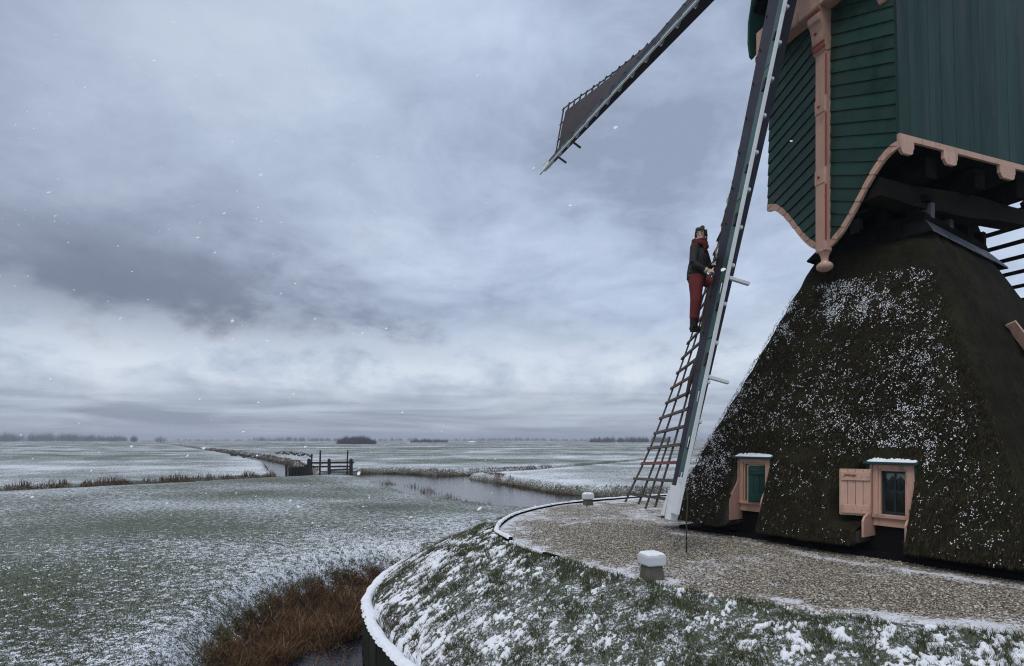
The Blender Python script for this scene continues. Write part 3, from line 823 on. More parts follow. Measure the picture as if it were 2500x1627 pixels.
def lumps(name, pos, size, flat, mat_, parent=None, along=None, stretch=1.0, rs=5):
    """small irregular snow clumps (14-vertex lumps), one mesh"""
    N = len(pos)
    ico = []
    for i in range(3):
        zc = (-0.45, 0.25, 0.78)[i]; rr_ = (0.85, 0.95, 0.55)[i]
        for k in range(5):
            a = 2 * math.pi * (k + 0.5 * i) / 5; ico.append((rr_ * math.cos(a), rr_ * math.sin(a), zc))
    ico.append((0, 0, 1.0)); ico = np.array(ico)
    fc = []
    for i in range(2):
        for k in range(5):
            a, b_, c_, d_ = i * 5 + k, i * 5 + (k + 1) % 5, (i + 1) * 5 + k, (i + 1) * 5 + (k + 1) % 5
            if i % 2 == 0: fc += [(a, b_, c_), (b_, d_, c_)]
            else: fc += [(a, b_, c_), (b_, d_, c_)]
    for k in range(5): fc.append((10 + k, 10 + (k + 1) % 5, 15))
    r2 = np.random.default_rng(rs)
    j = 1 + r2.uniform(-0.38, 0.38, (N, 16, 1))
    loc = ico[None] * j
    an = r2.uniform(0, 6.28, N); ca, sa = np.cos(an)[:, None], np.sin(an)[:, None]
    sx = size[:, None] * r2.uniform(0.7, 1.5, (N, 1)); sy = size[:, None] * r2.uniform(0.6, 1.0, (N, 1)); sz = size[:, None] * flat
    lx, ly, lz = loc[:, :, 0] * sx, loc[:, :, 1] * sy, loc[:, :, 2] * sz
    x_ = lx * ca - ly * sa; y_ = lx * sa + ly * ca
    if along is None:
        X, Y, Zn = np.array([1., 0, 0]), np.array([0., 1, 0]), np.array([0., 0, 1])
    else: X, Y, Zn = along
    v = pos[:, None, :] + x_[:, :, None] * X + (y_ * stretch)[:, :, None] * Y + lz[:, :, None] * Zn
    f = (np.arange(N)[:, None, None] * 16 + np.array(fc)[None]).reshape(-1, 3)
    o = np_mesh(name, v.reshape(-1, 3), f, mat_, parent, smooth=True)
    return o
def thatch_snow():
    N = 230000
    z = TB + (TT - TB) * (1 - np.sqrt(1 - rng.uniform(0, 0.985, N))); h = half(z); t = rng.uniform(-1, 1, N) * (h - 0.08)
    u = t / h
    dens = 0.024 + 0.075 * sstep(fbm(t * 1.1, z * 0.9, 81, 4), 0.40, 0.7)
    strk = sstep(fbm(t * 2.2 + z * 0.9, z * 2.6 - t * 0.7, 84, 4), 0.34, 0.62)
    dens += 1.0 * np.exp(-np.abs((z - 4.22 - 0.10 * u) / 0.42) ** 2.5) * sstep(u, 0.80, 0.45) * sstep(u, -1.02, -0.8) * strk
    dens += 0.16 * np.exp(-((u + 0.92) / 0.22) ** 2) * sstep(z, 0.4, 1.2) * sstep(z, 3.6, 2.0)
    dens += 0.26 * np.exp(-((u - 0.50) / 0.24) ** 2) * np.exp(-((z - 1.75) / 0.50) ** 2) * (0.3 + strk)
    dens += 0.13 * np.exp(-((u - 0.62) / 0.22) ** 2) * np.exp(-((z - 2.9) / 0.6) ** 2)
    dens *= sstep(u, 0.97, 0.80) * sstep(z, 4.85, 4.6) * (0.5 + 0.5 * sstep(z, 0.4, 1.2)) * (0.35 + 1.1 * sstep(fbm(t * 6, z * 6, 88, 2), 0.35, 0.65))
    keep = rng.random(N) < dens * 0.46
    for wt_, _ in WINS: keep &= ~((np.abs(t - wt_) < NOTCH_HW + 0.08) & (z < NOTCH_TOP + 0.2))
    t, z = t[keep], z[keep]
    nk = rng.integers(1, 5, len(t)); sz = rng.gamma(1.5, 0.0105, len(t)).clip(0.004, 0.045)
    t = np.repeat(t, nk) + rng.normal(0, 1, nk.sum()) * np.repeat(sz, nk) * 0.55; z = np.repeat(z, nk) + rng.normal(0, 1, nk.sum()) * np.repeat(sz, nk) * 0.55
    ok = z < 4.75
    for wt_, _ in WINS: ok &= ~((np.abs(t - wt_) < NOTCH_HW + 0.04) & (z < NOTCH_TOP + 0.1))
    wt2 = WINS[1][0]; ok &= ~((t > wt2 - 0.80) & (t < wt2) & (z > 0.42) & (z < 1.5))
    t, z = t[ok], z[ok]; sz = np.repeat(sz, nk)[ok]
    h = half(z)
    lift = 0.022 + 0.015 * (fbm(t * 3, z * 3, 66, 2) - 0.3)
    pos = np.array([MX, MY, 0.0]) + np.array(E3) * t[:, None] + np.array(NB3) * (h + lift)[:, None]; pos[:, 2] += z
    al = np.array(E3); dn = np.array(NB3) * 0.372 + np.array([0, 0, -0.928]); nr = np.array(NB3) * 0.928 + np.array([0, 0, 0.372])
    size = (sz * rng.uniform(0.13, 0.34, len(t))).clip(0.0016, 0.0072)
    N = len(t); bx = np.array([[1, 0.1, 0], [0.1, 1, 0], [-1, -0.1, 0], [-0.1, -1, 0], [0, 0, 1.0]])
    an = rng.uniform(0, 6.28, N); ca, sa_ = np.cos(an)[:, None], np.sin(an)[:, None]
    jx = bx[None, :, 0] * rng.uniform(0.6, 1.6, (N, 5)); jy = bx[None, :, 1] * rng.uniform(0.6, 1.4, (N, 5)); jz = bx[None, :, 2] * rng.uniform(0.5, 1.1, (N, 1))
    X_ = (jx * ca - jy * sa_) * size[:, None]; Y_ = (jx * sa_ + jy * ca) * size[:, None] * 1.25; W_ = jz * size[:, None]
    v = pos[:, None, :] + X_[:, :, None] * al + Y_[:, :, None] * dn + W_[:, :, None] * nr
    f = (np.arange(N)[:, None, None] * 5 + np.array([[0, 1, 4], [1, 2, 4], [2, 3, 4], [3, 0, 4]])[None]).reshape(-1, 3)
    o = np_mesh('thatch_snow', v.reshape(-1, 3), f, M_SNOW, base, smooth=True); o['kind'] = 'stuff'
thatch_snow()

# tarred plinth
mb = MB()
mb.box(BP(0, -1.2, 0.30), E3, NB3, Z3, 2.38, 3.56, 0.34)
mb.build('plinth', M_TAR, base)
mb = MB()
mb.box(BP(0, -1.2, 0.03), E3, NB3, Z3, 2.66, 3.86, 0.05)
mb.build('footing', M_TAR, base)

def build_window(tc, which):
    hw = 0.285 if which == 'W1' else 0.262; dzw = -0.02 if which == 'W1' else -0.045
    b = tag(empty('window', BP(tc, WP, 0.9)), None); b.parent = base; b.location = BP(tc, WP, 0.9) - base.location
    # surround: jambs, head, sill, apron
    fr = MB()
    zt, zs_, zb = 1.43 + dzw, 0.66 + dzw * 0.4, 0.47
    for s in (-1, 1):
        fr.box(BP(tc + s * (hw - 0.035), WP + 0.02, (zt + zs_) / 2), E3, NB3, Z3, 0.035, 0.04, (zt - zs_) / 2)
        fr.box(BP(tc + s * (hw - 0.085), WP + 0.005, (zt + zs_) / 2), E3, NB3, Z3, 0.015, 0.03, (zt - zs_) / 2 - 0.002)
    fr.box(BP(tc, WP + 0.018, zt - 0.035), E3, NB3, Z3, hw - 0.072, 0.04, 0.034)
    fr.box(BP(tc, WP + 0.004, zt - 0.085), E3, NB3, Z3, hw - 0.102, 0.03, 0.015)
    fr.build('frame', M_PINK, b, 0.004)
    si = MB(); si.box(BP(tc, WP + 0.035, zs_ - 0.025), E3, NB3, Z3, hw + 0.0, 0.055, 0.026); si.build('sill', M_PINK, b, 0.006)
    ap = MB(); ap.box(BP(tc, WP + 0.012, (zs_ - 0.052 + zb) / 2), E3, NB3, Z3, hw - 0.003, 0.03, (zs_ - 0.052 - zb) / 2); ap.build('apron', M_PINK, b, 0.003)
    # S-curved cheek boards that finish the cut thatch
    for s in (-1, 1):
        ck = MB(); prof = []
        for k in range(19):
            z = 0.31 + (zt - 0.31) * k / 18
            a = float(sstep(np.array(z), 1.06, 0.66) if which == 'W1' else sstep(np.array(z), 0.68, 0.58))
            prof.append((WP + 0.075 + 0.25 * a, z))
        t0, t1 = tc + s * (hw + 0.004), tc + s * (hw + 0.034)
        for (o0, z0), (o1, z1) in zip(prof[:-1], prof[1:]):
            ck.hexa([BP(t0, WP - 0.06, z0), BP(t1, WP - 0.06, z0), BP(t1, o0, z0), BP(t0, o0, z0), BP(t0, WP - 0.06, z1), BP(t1, WP - 0.06, z1), BP(t1, o1, z1), BP(t0, o1, z1)])
        me_o = ck.build('cheek_board', M_PINK, b)
        bm = bmesh.new(); bm.from_mesh(me_o.data); bmesh.ops.remove_doubles(bm, verts=bm.verts, dist=0.0005); bm.to_mesh(me_o.data); bm.free()
    # green hood with curved ends and snow
    hd = MB()
    hd.hexa([BP(tc - hw - 0.09, WP - 0.10, 1.475 + dzw), BP(tc + hw + 0.09, WP - 0.10, 1.475 + dzw), BP(tc + hw + 0.10, WP + 0.15, 1.425 + dzw), BP(tc - hw - 0.10, WP + 0.15, 1.425 + dzw),
             BP(tc - hw - 0.09, WP - 0.10, 1.515 + dzw), BP(tc + hw + 0.09, WP - 0.10, 1.515 + dzw), BP(tc + hw + 0.10, WP + 0.15, 1.465 + dzw), BP(tc - hw - 0.10, WP + 0.15, 1.465 + dzw)])
    hd.build('hood', M_GREENB, b, 0.008)
    for s in (-1, 1):
        hs = MB(); t0, t1 = tc + s * (hw + 0.04), tc + s * (hw + 0.075)
        pr = [(WP - 0.12, 1.47 + dzw), (WP + 0.10, 1.43 + dzw), (WP + 0.095, 1.28 + dzw), (WP + 0.05, 1.20 + dzw), (WP - 0.12, 1.20 + dzw)]
        hs.poly([BP(t0, o, z) for o, z in pr]); hs.poly([BP(t1, o, z) for o, z in reversed(pr)])
        for i in range(5):
            (o0, z0), (o1, z1) = pr[i], pr[(i + 1) % 5]; hs.poly([BP(t0, o0, z0), BP(t1, o0, z0), BP(t1, o1, z1), BP(t0, o1, z1)])
        hs.build('hood_bracket', M_GREENB, b)
    # snow pillow on the hood
    nx, ny = 44, 12; v = []; f = []
    for i in range(nx + 1):
        for j in range(ny + 1):
            u, w = i / nx * 2 - 1, j / ny
            o = WP - 0.12 + 0.26 * w; zb_ = 1.515 + dzw - 0.05 * (w * 0.26 - 0.02) / 0.25
            env = (1 - abs(u) ** 6) * (1 - max(0, (w - 0.55) / 0.45) ** 3)
            hgt = (0.004 + 0.036 * fbm(np.array(i * 0.30 + tc * 9), np.array(j * 0.4), 91, 4) + 0.03 * vnoise(i * 0.9, j * 0.9 + tc, 92)) * max(0, env) ** 0.7
            v.append(tuple(BP(tc + u * (hw + 0.07), o, zb_ - 0.006 + hgt)))
    for i in range(nx):
        for j in range(ny): f.append((i * (ny + 1) + j, (i + 1) * (ny + 1) + j, (i + 1) * (ny + 1) + j + 1, i * (ny + 1) + j + 1))
    np_mesh('hood_snow', v, f, M_SNOW, b, smooth=True)
    # sash with four panes, dark room box behind, lace and side curtain
    if which == 'W2':
        sa = MB(); zl, zh = zs_ + 0.0, zt - 0.10; hs_ = hw - 0.10
        for s in (-1, 1): sa.box(BP(tc + s * (hs_ - 0.016), WP - 0.055, (zl + zh) / 2), E3, NB3, Z3, 0.016, 0.014, (zh - zl) / 2)
        for zc in (zl + 0.02, zh - 0.016): sa.box(BP(tc, WP - 0.056, zc), E3, NB3, Z3, hs_ - 0.033, 0.014, 0.018)
        sa.box(BP(tc, WP - 0.057, (zl + zh) / 2), E3, NB3, Z3, 0.010, 0.012, (zh - zl) / 2 - 0.04)
        zm = (zl + zh) / 2 + 0.03
        for s in (-1, 1): sa.box(BP(tc + s * (hs_ / 2 - 0.012), WP - 0.058, zm), E3, NB3, Z3, hs_ / 2 - 0.026, 0.012, 0.009)
        sa.build('sash', mat('blue_green_sash', (0.017, 0.036, 0.042), 0.45, 0.2, 8, bump=0.1), b)
        for s in (-1, 1):
            for z0, z1 in ((zl + 0.04, zm - 0.01), (zm + 0.01, zh - 0.034)):
                pn = MB(); pn.box(BP(tc + s * (hs_ / 2 - 0.012), WP - 0.062, (z0 + z1) / 2), E3, NB3, Z3, hs_ / 2 - 0.022, 0.002, (z1 - z0) / 2 + 0.003)
                pn.build('pane', M_GLASS, b)
        lc = MB()
        for k in range(3):
            tm = tc - 0.11 + k * 0.11; lc.poly([BP(tm - 0.052, WP - 0.075, zh), BP(tm + 0.052, WP - 0.10, zh), BP(tm + 0.052, WP - 0.10, zh - 0.07), BP(tm, WP - 0.098, zh - 0.14), BP(tm - 0.052, WP - 0.10, zh - 0.07)])
        lc.build('lace_valance', M_LACE, b)
        cu = MB(); cu.poly([BP(tc - 0.20, WP - 0.12, zh), BP(tc - 0.12, WP - 0.13, zh), BP(tc - 0.155, WP - 0.125, zm), BP(tc - 0.17, WP - 0.12, zl), BP(tc - 0.20, WP - 0.115, zl)])
        cu.build('side_curtain', mat('cream_curtain', (0.30, 0.25, 0.18), 0.9, 0.2, 8, bump=0.3), b)
    rm = MB(); o1 = WP - 0.14; o0 = WP - 0.9; a0, a1, z0, z1 = tc - hw + 0.01, tc + hw - 0.01, 0.5, 1.42
    for q_ in ([(a0, o0, z0), (a1, o0, z0), (a1, o0, z1), (a0, o0, z1)], [(a0, o0, z0), (a0, o1, z0), (a0, o1, z1), (a0, o0, z1)], [(a1, o0, z0), (a1, o1, z0), (a1, o1, z1), (a1, o0, z1)],
              [(a0, o0, z1), (a1, o0, z1), (a1, o1, z1), (a0, o1, z1)], [(a0, o0, z0), (a1, o0, z0), (a1, o1, z0), (a0, o1, z0)]): rm.poly([BP(*p) for p in q_])
    rm.build('reveal', M_ROOM, b)
    return b
win1 = build_window(WINS[0][0], 'W1'); win1['label'] = 'small salmon window with a green shutter half open in it'
win2 = build_window(WINS[1][0], 'W2'); win2['label'] = 'small salmon window with four panes and lace valance'

def shutter(hinge, width, z0, z1, dirv, nrmv, m_board, m_bat, label, planks=4, edge_mat=None):
    """ledged shutter hanging from HINGE along dirv; ledges on the nrmv side"""
    root = empty('shutter'); root.parent = base; root.location = Vector(hinge) - base.location; root['label'] = label
    dirv = Vector(dirv).normalized(); nrmv = Vector(nrmv).normalized(); h = Vector(hinge)
    pw = width / planks
    for k in range(planks):
        mb = MB(); mb.box(h + dirv * (pw * (k + 0.5)) + Z3 * ((z0 + z1) / 2 - h.z), dirv, nrmv, Z3, pw / 2 - 0.0022, 0.011, (z1 - z0) / 2); mb.build('plank', m_board, root, 0.002)
    for zc in (z0 + 0.085, z1 - 0.10):
        mb = MB(); mb.box(h + dirv * (width / 2) + nrmv * 0.022 + Z3 * (zc - h.z), dirv, nrmv, Z3, width / 2 - 0.012, 0.0105, 0.065); led = mb.build('ledge', m_bat, root, 0.004)
        for k in range(4):
            st = MB(); c_ = h + dirv * (width * (0.1 + 0.8 * k / 3 * (0.6 + 0.13 * k))) + nrmv * 0.034 + Z3 * (zc - 0.01 - h.z)
            st.box(c_, dirv, nrmv, Z3, 0.005, 0.003, 0.005); st.build('nail', M_IRON, led)
    ed = MB()
    for z_ in (z0 - 0.003, z1 + 0.003): ed.box(h + dirv * (width / 2) + Z3 * (z_ - h.z), dirv, nrmv, Z3, width / 2, 0.012, 0.004)
    ed.box(h + dirv * (width + 0.004) + Z3 * ((z0 + z1) / 2 - h.z), dirv, nrmv, Z3, 0.005, 0.012, (z1 - z0) / 2)
    ed.build('edge', edge_mat or m_board, root)
    la = MB(); la.bar(h + dirv * (width * 0.48) + nrmv * 0.038 + Z3 * (z1 - 0.085 - h.z), h + dirv * (width * 0.86) + nrmv * 0.038 + Z3 * (z1 - 0.08 - h.z), 0.02, 0.012); la.build('latch', M_WOOD, root)
    return root
M_YEL = mat('yellowed_cream_paint', (0.55, 0.43, 0.24), 0.5, 0.15, 6, bump=0.2)
hw_ = 0.262
shutter(BP(WINS[1][0] - hw_ + 0.01, WP + 0.13, 1), 0.40, 0.62, 1.30, -E3 * 0.90 + NB3 * 0.43, NB3 * 0.90 + E3 * 0.43, M_PINK, M_PINK, 'salmon plank shutter folded open beside the paned window', 4, M_YEL)
shutter(BP(WINS[0][0] + 0.285 - 0.09, WP + 0.03, 1), 0.28, 0.645, 1.30, -E3 * 0.70 + NB3 * 0.71, NB3 * 0.70 + E3 * 0.71, M_GREENB, M_GREENB, 'dark green shutter standing half open in its window', 3, M_YEL)
# stay wire of the open shutter
mb = MB(); mb.tube([BP(WINS[1][0] - 0.36, WP + 0.10, 0.69), BP(WINS[1][0] - 0.2, WP + 0.11, 0.645), BP(WINS[1][0] - 0.08, WP + 0.10, 0.635)], 0.003, 5); mb.build('shutter_hook', M_ROPE, base)

# dormer edge on the right-hand face
def RP(s, o, z): return MC + E3 * o - NB3 * s + Z3 * z
mb = MB()
mb.bar(RP(0.28, half(3.64) + 0.10, 3.66), RP(1.02, half(2.45) + 0.16, 2.45), 0.045, 0.15, up=E3)
mb.build('dormer_barge_board', M_PINK, base, 0.004)
v = []; f = []
for i in range(15):
    for j in range(9):
        u = i / 14; w = j / 8
        s_ = 0.16 + 0.95 * u + 0.33 * w; z_ = 3.72 - 1.35 * u + 0.12 * w
        bul = 0.20 * math.sin(math.pi * min(1, w * 1.0)) ** 0.7 * min(1, u * 6 + 0.12)
        v.append(tuple(RP(s_, half(z_) + bul - 0.03, z_)))
for i in range(14):
    for j in range(8): f.append((i * 9 + j, (i + 1) * 9 + j, (i + 1) * 9 + j + 1, i * 9 + j + 1))
np_mesh('dormer_thatch', v, f, thatch.data.materials[0], base, smooth=True)

# collar on top of the base
mb = MB()
def sq(h, z): return [MC + E3 * a * h + NB3 * b_ * h * (1 if b_ > 0 else REAR) + Z3 * z for a, b_ in ((-1, 1), (1, 1), (1, -1), (-1, -1))]
h0, h1 = 1.02, 0.84
for i in range(4):
    A, B_ = sq(h0, 5.10), sq(h1, 5.36); j = (i + 1) % 4
    n_ = 5
    for k in range(n_):
        a0, a1 = k / n_ + 0.004, (k + 1) / n_ - 0.004
        lo0 = A[i].lerp(A[j], a0); lo1 = A[i].lerp(A[j], a1); hi0 = B_[i].lerp(B_[j], a0); hi1 = B_[i].lerp(B_[j], a1)
        sk = MB(); up_ = Z3 * 0.025
        sk.hexa([lo0, lo1, hi1, hi0, lo0 + up_, lo1 + up_, hi1 + up_, hi0 + up_]); sk.build('skirt_board', M_SLATE if i in (1,) else M_TAR, base)
mb.box(BP(0, -0.5, 5.43), E3, NB3, Z3, 0.86, 1.36, 0.055)
mb.build('collar_frame', M_DARKW, base)
M_GREYW = mat('grey_block_wood', (0.085, 0.085, 0.10), 0.7, 0.35, 6, (1, 1, 0.3), 0.4, 25, 0.2)
for i in range(4):
    A = sq(0.80, 5.57); j = (i + 1) % 4
    for a in (0.08, 0.36, 0.64, 0.92):
        bl = MB(); bl.box(A[i].lerp(A[j], a), E3, NB3, Z3, 0.075, 0.075, 0.125); bl.build('bearing_block', M_GREYW if a in (0.08, 0.36) else M_DARKW, base)
mb = MB(); mb.box(BP(0, 0, 5.745), E3, NB3, Z3, 0.88, 0.10, 0.05); mb.box(BP(0, 0.7, 5.74), E3, NB3, Z3, 0.88, 0.10, 0.05); mb.box(BP(0, -0.7, 5.74), E3, NB3, Z3, 0.88, 0.10, 0.05); mb.build('collar_beam', M_DARKW, base)
mb = MB(); mb.tube([BP(0, 0, 5.2), BP(0, 0, 6.4)], 0.36, 12); mb.build('hollow_post', M_DARKW, base)

# ---------------------------------------------------------------- mill body
D3 = Vector((0.350, -0.937, 0)).normalized(); N3 = Vector((-0.937, -0.350, 0)).normalized(); G3 = -N3
BC = Vector((5.49, 10.17, 0))
ZC0, ZC1, ZTOP = 5.07, 6.22, 9.16
def hwz(z): return 1.325 - 0.0262 * (z - ZC1)
def QP(p, m_, z): return BC + D3 * p + G3 * m_ + Z3 * z
def curve(a): return ZC0 + (ZC1 - ZC0) * (0.5 - 0.5 * math.cos(math.pi * min(1, abs(a))))
body = tag(empty('mill_cabin', QP(0, 1.59, 5.6)), 'dark green boarded cabin of the post mill with salmon trim above the thatch', 'mill')
DEPTH = 3.5

fw = MB()      # backing of the front wall
N_ = 24
for i in range(N_):
    a0, a1 = -1 + 2 * i / N_, -1 + 2 * (i + 1) / N_
    z0, z1 = curve(a0), curve(a1)
    c_ = []
    for m_ in (0.05, 0.02):
        c_ += [QP(a0 * hwz(z0), m_, z0 + 0.002), QP(a1 * hwz(z1), m_, z1 + 0.002), QP(a1 * hwz(ZTOP + 1), m_, ZTOP + 1), QP(a0 * hwz(ZTOP + 1), m_, ZTOP + 1)]
    fw.hexa(c_)
front = fw.build('front_wall', M_TAR, body)
TRIM = 0.115
for sgn in (-1, 1):
    k = 0
    z0 = ZC0 - 0.02
    while z0 < 9.75:
        for part in ('board', 'trim'):
            cols_ = []
            for i in range(57):
                a = 0.075 + (1 - 0.075) * i / 56
                p = a * 1.325
                lo, hi = z0 - 0.42 * p, z0 + 0.226 - 0.42 * p
                cz = curve(a)
                if part == 'board': l_, h_ = max(lo, cz + TRIM * (1 + 0.35 * math.sin(math.pi * a))), min(hi, ZTOP + 0.3)
                else: l_, h_ = max(lo, cz), min(hi - 0.006, cz + TRIM * (1 + 0.35 * math.sin(math.pi * a)) + 0.0)
                if h_ - l_ > 0.001: cols_.append((a, l_, h_, lo, hi))
            if len(cols_) < 2: continue
            if part == 'board' and len(cols_) > 12: cols_ = cols_[:1] + [cc_ for q_, cc_ in enumerate(cols_[1:-1]) if q_ % 3 == 0 or cc_[1] > cc_[3] + 1e-6] + cols_[-1:]
            mb = MB()
            for (a0, l0, h0, lo0, hi0), (a1, l1, h1, lo1, hi1) in zip(cols_[:-1], cols_[1:]):
                def off(z, lo, hi): return -0.036 + (0.022 if part == 'board' else 0.010) * (z - lo) / (hi - lo) - (0.003 if part == 'trim' else 0)
                f_ = lambda a, z, o: QP(sgn * a * hwz(z), o, z)
                mb.hexa([f_(a0, l0, 0.02), f_(a1, l1, 0.02), f_(a1, h1, 0.02), f_(a0, h0, 0.02),
                         f_(a0, l0, off(l0, lo0, hi0)), f_(a1, l1, off(l1, lo1, hi1)), f_(a1, h1, off(h1, lo1, hi1)), f_(a0, h0, off(h0, lo0, hi0))])
            o = mb.build('weatherboard' if part == 'board' else 'painted_board_end', M_GREEN if part == 'board' else M_PINK, front)
        z0 += 0.22; k += 1

# side wall (towards the camera) of upright planks
SZ0, SZ1 = 6.36, 10.2
sw = MB()
sw.hexa([QP(hwz(SZ0) - 0.06, 0.06, SZ0), QP(hwz(SZ0) - 0.06, DEPTH, SZ0), QP(hwz(SZ0) - 0.02, DEPTH, SZ0), QP(hwz(SZ0) - 0.02, 0.06, SZ0),
         QP(hwz(SZ1) - 0.06, 0.06, SZ1), QP(hwz(SZ1) - 0.06, DEPTH, SZ1), QP(hwz(SZ1) - 0.02, DEPTH, SZ1), QP(hwz(SZ1) - 0.02, 0.06, SZ1)])
side = sw.build('side_wall', M_TAR, body)
def plank(m0, m1, z0, z1, th, mt, name, par, out=0.0):
    pb = MB()
    pb.hexa([QP(hwz(z0) - 0.02, m0, z0), QP(hwz(z0) - 0.02, m1, z0), QP(hwz(z0) + th + out, m1, z0), QP(hwz(z0) + th + out, m0, z0),
             QP(hwz(z1) - 0.02, m0, z1), QP(hwz(z1) - 0.02, m1, z1), QP(hwz(z1) + th + out, m1, z1), QP(hwz(z1) + th + out, m0, z1)])
    return pb.build(name, mt, par)
plank(-0.035, 0.075, SZ0, SZ1, 0.028, M_GREEN2, 'corner_board', side)
mm = 0.078
while mm < DEPTH:
    w_ = rnd.uniform(0.13, 0.19)
    plank(mm, min(mm + w_, DEPTH) - 0.0022, SZ0, SZ1, 0.0 + rnd.uniform(0.005, 0.0085), M_GREEN2, 'plank', side)
    mm += w_
# scalloped skirting
tb = MB()
def skirt_piece(mb, m0, m1, z0, z1, th=0.034):
    mb.hexa([QP(hwz(z0) - 0.012, m0, z0), QP(hwz(z0) - 0.012, m1, z0), QP(hwz(z0) + th, m1, z0), QP(hwz(z0) + th, m0, z0),
             QP(hwz(z1) - 0.012, m0, z1), QP(hwz(z1) - 0.012, m1, z1), QP(hwz(z1) + th, m1, z1), QP(hwz(z1) + th, m0, z1)])
skirt_piece(tb, -0.045, DEPTH, 6.345, 6.435)
skirt = tb.build('skirting_board', M_PINK, side)
for m0, m1 in ((-0.045, 0.27), (0.95, 1.28), (2.33, 2.74)):
    tb = MB(); zt_, zb_ = 6.345, 6.135; n_ = 8
    out = [(m0, zt_), (m0, zb_ + 0.08), (m0 + 0.02, zb_ + 0.075), (m0 + 0.035, zb_ + 0.04), (m0 + 0.075, zb_), (m1 - 0.075, zb_), (m1 - 0.03, zb_ + 0.025), (m1 - 0.02, zb_ + 0.09), (m1, zb_ + 0.10), (m1, zt_)]
    fr_ = [QP(hwz(z) + 0.034, m_, z) for m_, z in out]; bk_ = [QP(hwz(z) - 0.012, m_, z) for m_, z in out]
    tb.poly(fr_); tb.poly(list(reversed(bk_)))
    for i in range(len(out)):
        j = (i + 1) % len(out); tb.poly([fr_[i], bk_[i], bk_[j], fr_[j]])
    tb.build('skirting_tab', M_PINK, skirt)
# far side wall, rear wall, floor, roof
mb = MB()
for s in (-1,):
    mb.hexa([QP(-hwz(SZ0), 0.06, SZ0 - 0.1), QP(-hwz(SZ0), DEPTH, SZ0 - 0.1), QP(-hwz(SZ0) + 0.05, DEPTH, SZ0 - 0.1), QP(-hwz(SZ0) + 0.05, 0.06, SZ0 - 0.1),
             QP(-hwz(SZ1), 0.06, SZ1), QP(-hwz(SZ1), DEPTH, SZ1), QP(-hwz(SZ1) + 0.05, DEPTH, SZ1), QP(-hwz(SZ1) + 0.05, 0.06, SZ1)])
mb.build('far_side_wall', M_GREEN2, body)
mb = MB(); mb.hexa([QP(-1.26, DEPTH + 0.01, SZ0), QP(1.26, DEPTH + 0.01, SZ0), QP(1.26, DEPTH + 0.06, SZ0), QP(-1.26, DEPTH + 0.06, SZ0), QP(-1.2, DEPTH + 0.01, SZ1 + 1.2), QP(1.2, DEPTH + 0.01, SZ1 + 1.2), QP(1.2, DEPTH + 0.06, SZ1 + 1.2), QP(-1.2, DEPTH + 0.06, SZ1 + 1.2)])
mb.build('rear_wall', M_GREEN, body)
mb = MB(); mb.box(QP(0, DEPTH / 2 + 0.03, 6.40), D3, G3, Z3, 1.24, DEPTH / 2 - 0.03, 0.03); mb.build('floor', M_TAR, body)
mb = MB()
for s in (-1, 1):
    mb.hexa([QP(s * 1.40, -0.3, 10.1), QP(s * 1.40, DEPTH + 0.3, 10.1), QP(0, DEPTH + 0.3, 12.3), QP(0, -0.3, 12.3), QP(s * 1.44, -0.3, 10.16), QP(s * 1.44, DEPTH + 0.3, 10.16), QP(0, DEPTH + 0.3, 12.37), QP(0, -0.3, 12.37)])
mb.build('roof', M_TAR, body)
# projecting head of the front, its soffit and ends
mb = MB(); mb.box(QP(0, -0.155, 9.42), D3, G3, Z3, 1.34, 0.145, 0.24); head = mb.build('storm_beam', M_PINK, body, 0.02)
mb = MB(); mb.box(QP(-1.33, -0.16, 9.15), D3, G3, Z3, 0.03, 0.13, 0.05); mb.build('red_end', M_RED, head)
for zz_ in (9.27, 9.33):
    mb = MB(); mb.box(QP(-1.343, -0.155, zz_), D3, G3, Z3, 0.004, 0.147, 0.008); mb.build('end_moulding', M_RED, head)
gp = MB(); pr = [(-0.36, 9.24), (-0.30, 9.20), (-0.22, 9.30), (-0.10, 9.55), (0.0, 9.9), (0.05, 10.4), (-0.30, 10.4), (-0.39, 9.9), (-0.40, 9.5)]
fr_ = [QP(-1.40, a, b_) for a, b_ in pr]; bk_ = [QP(-1.45, a, b_) for a, b_ in pr]
gp.poly(fr_); gp.poly(list(reversed(bk_)))
for i in range(len(pr)):
    j = (i + 1) % len(pr); gp.poly([fr_[i], bk_[i], bk_[j], fr_[j]])
gp.build('roof_edge_board', M_GREENB, body)
def bracket(pc, hwid, prof, name, mt):
    mb = MB(); n_ = len(prof)
    A = [QP(pc - hwid, m_, z) for m_, z in prof]; B_ = [QP(pc + hwid, m_, z) for m_, z in prof]
    mb.poly(A); mb.poly(list(reversed(B_)))
    for i in range(n_):
        j = (i + 1) % n_; mb.poly([A[i], A[j], B_[j], B_[i]])
    return mb.build(name, mt, body)
br = bracket(1.10, 0.075, [(0.0, 9.2), (0.0, 8.60), (-0.06, 8.62), (-0.10, 8.68), (-0.10, 8.75), (-0.20, 8.95), (-0.24, 9.2)], 'corbel', M_PINK)
mb = MB(); mb.box(QP(1.10, -0.115, 8.72), D3, G3, Z3, 0.077, 0.02, 0.012); mb.build('red_band', M_RED, br)

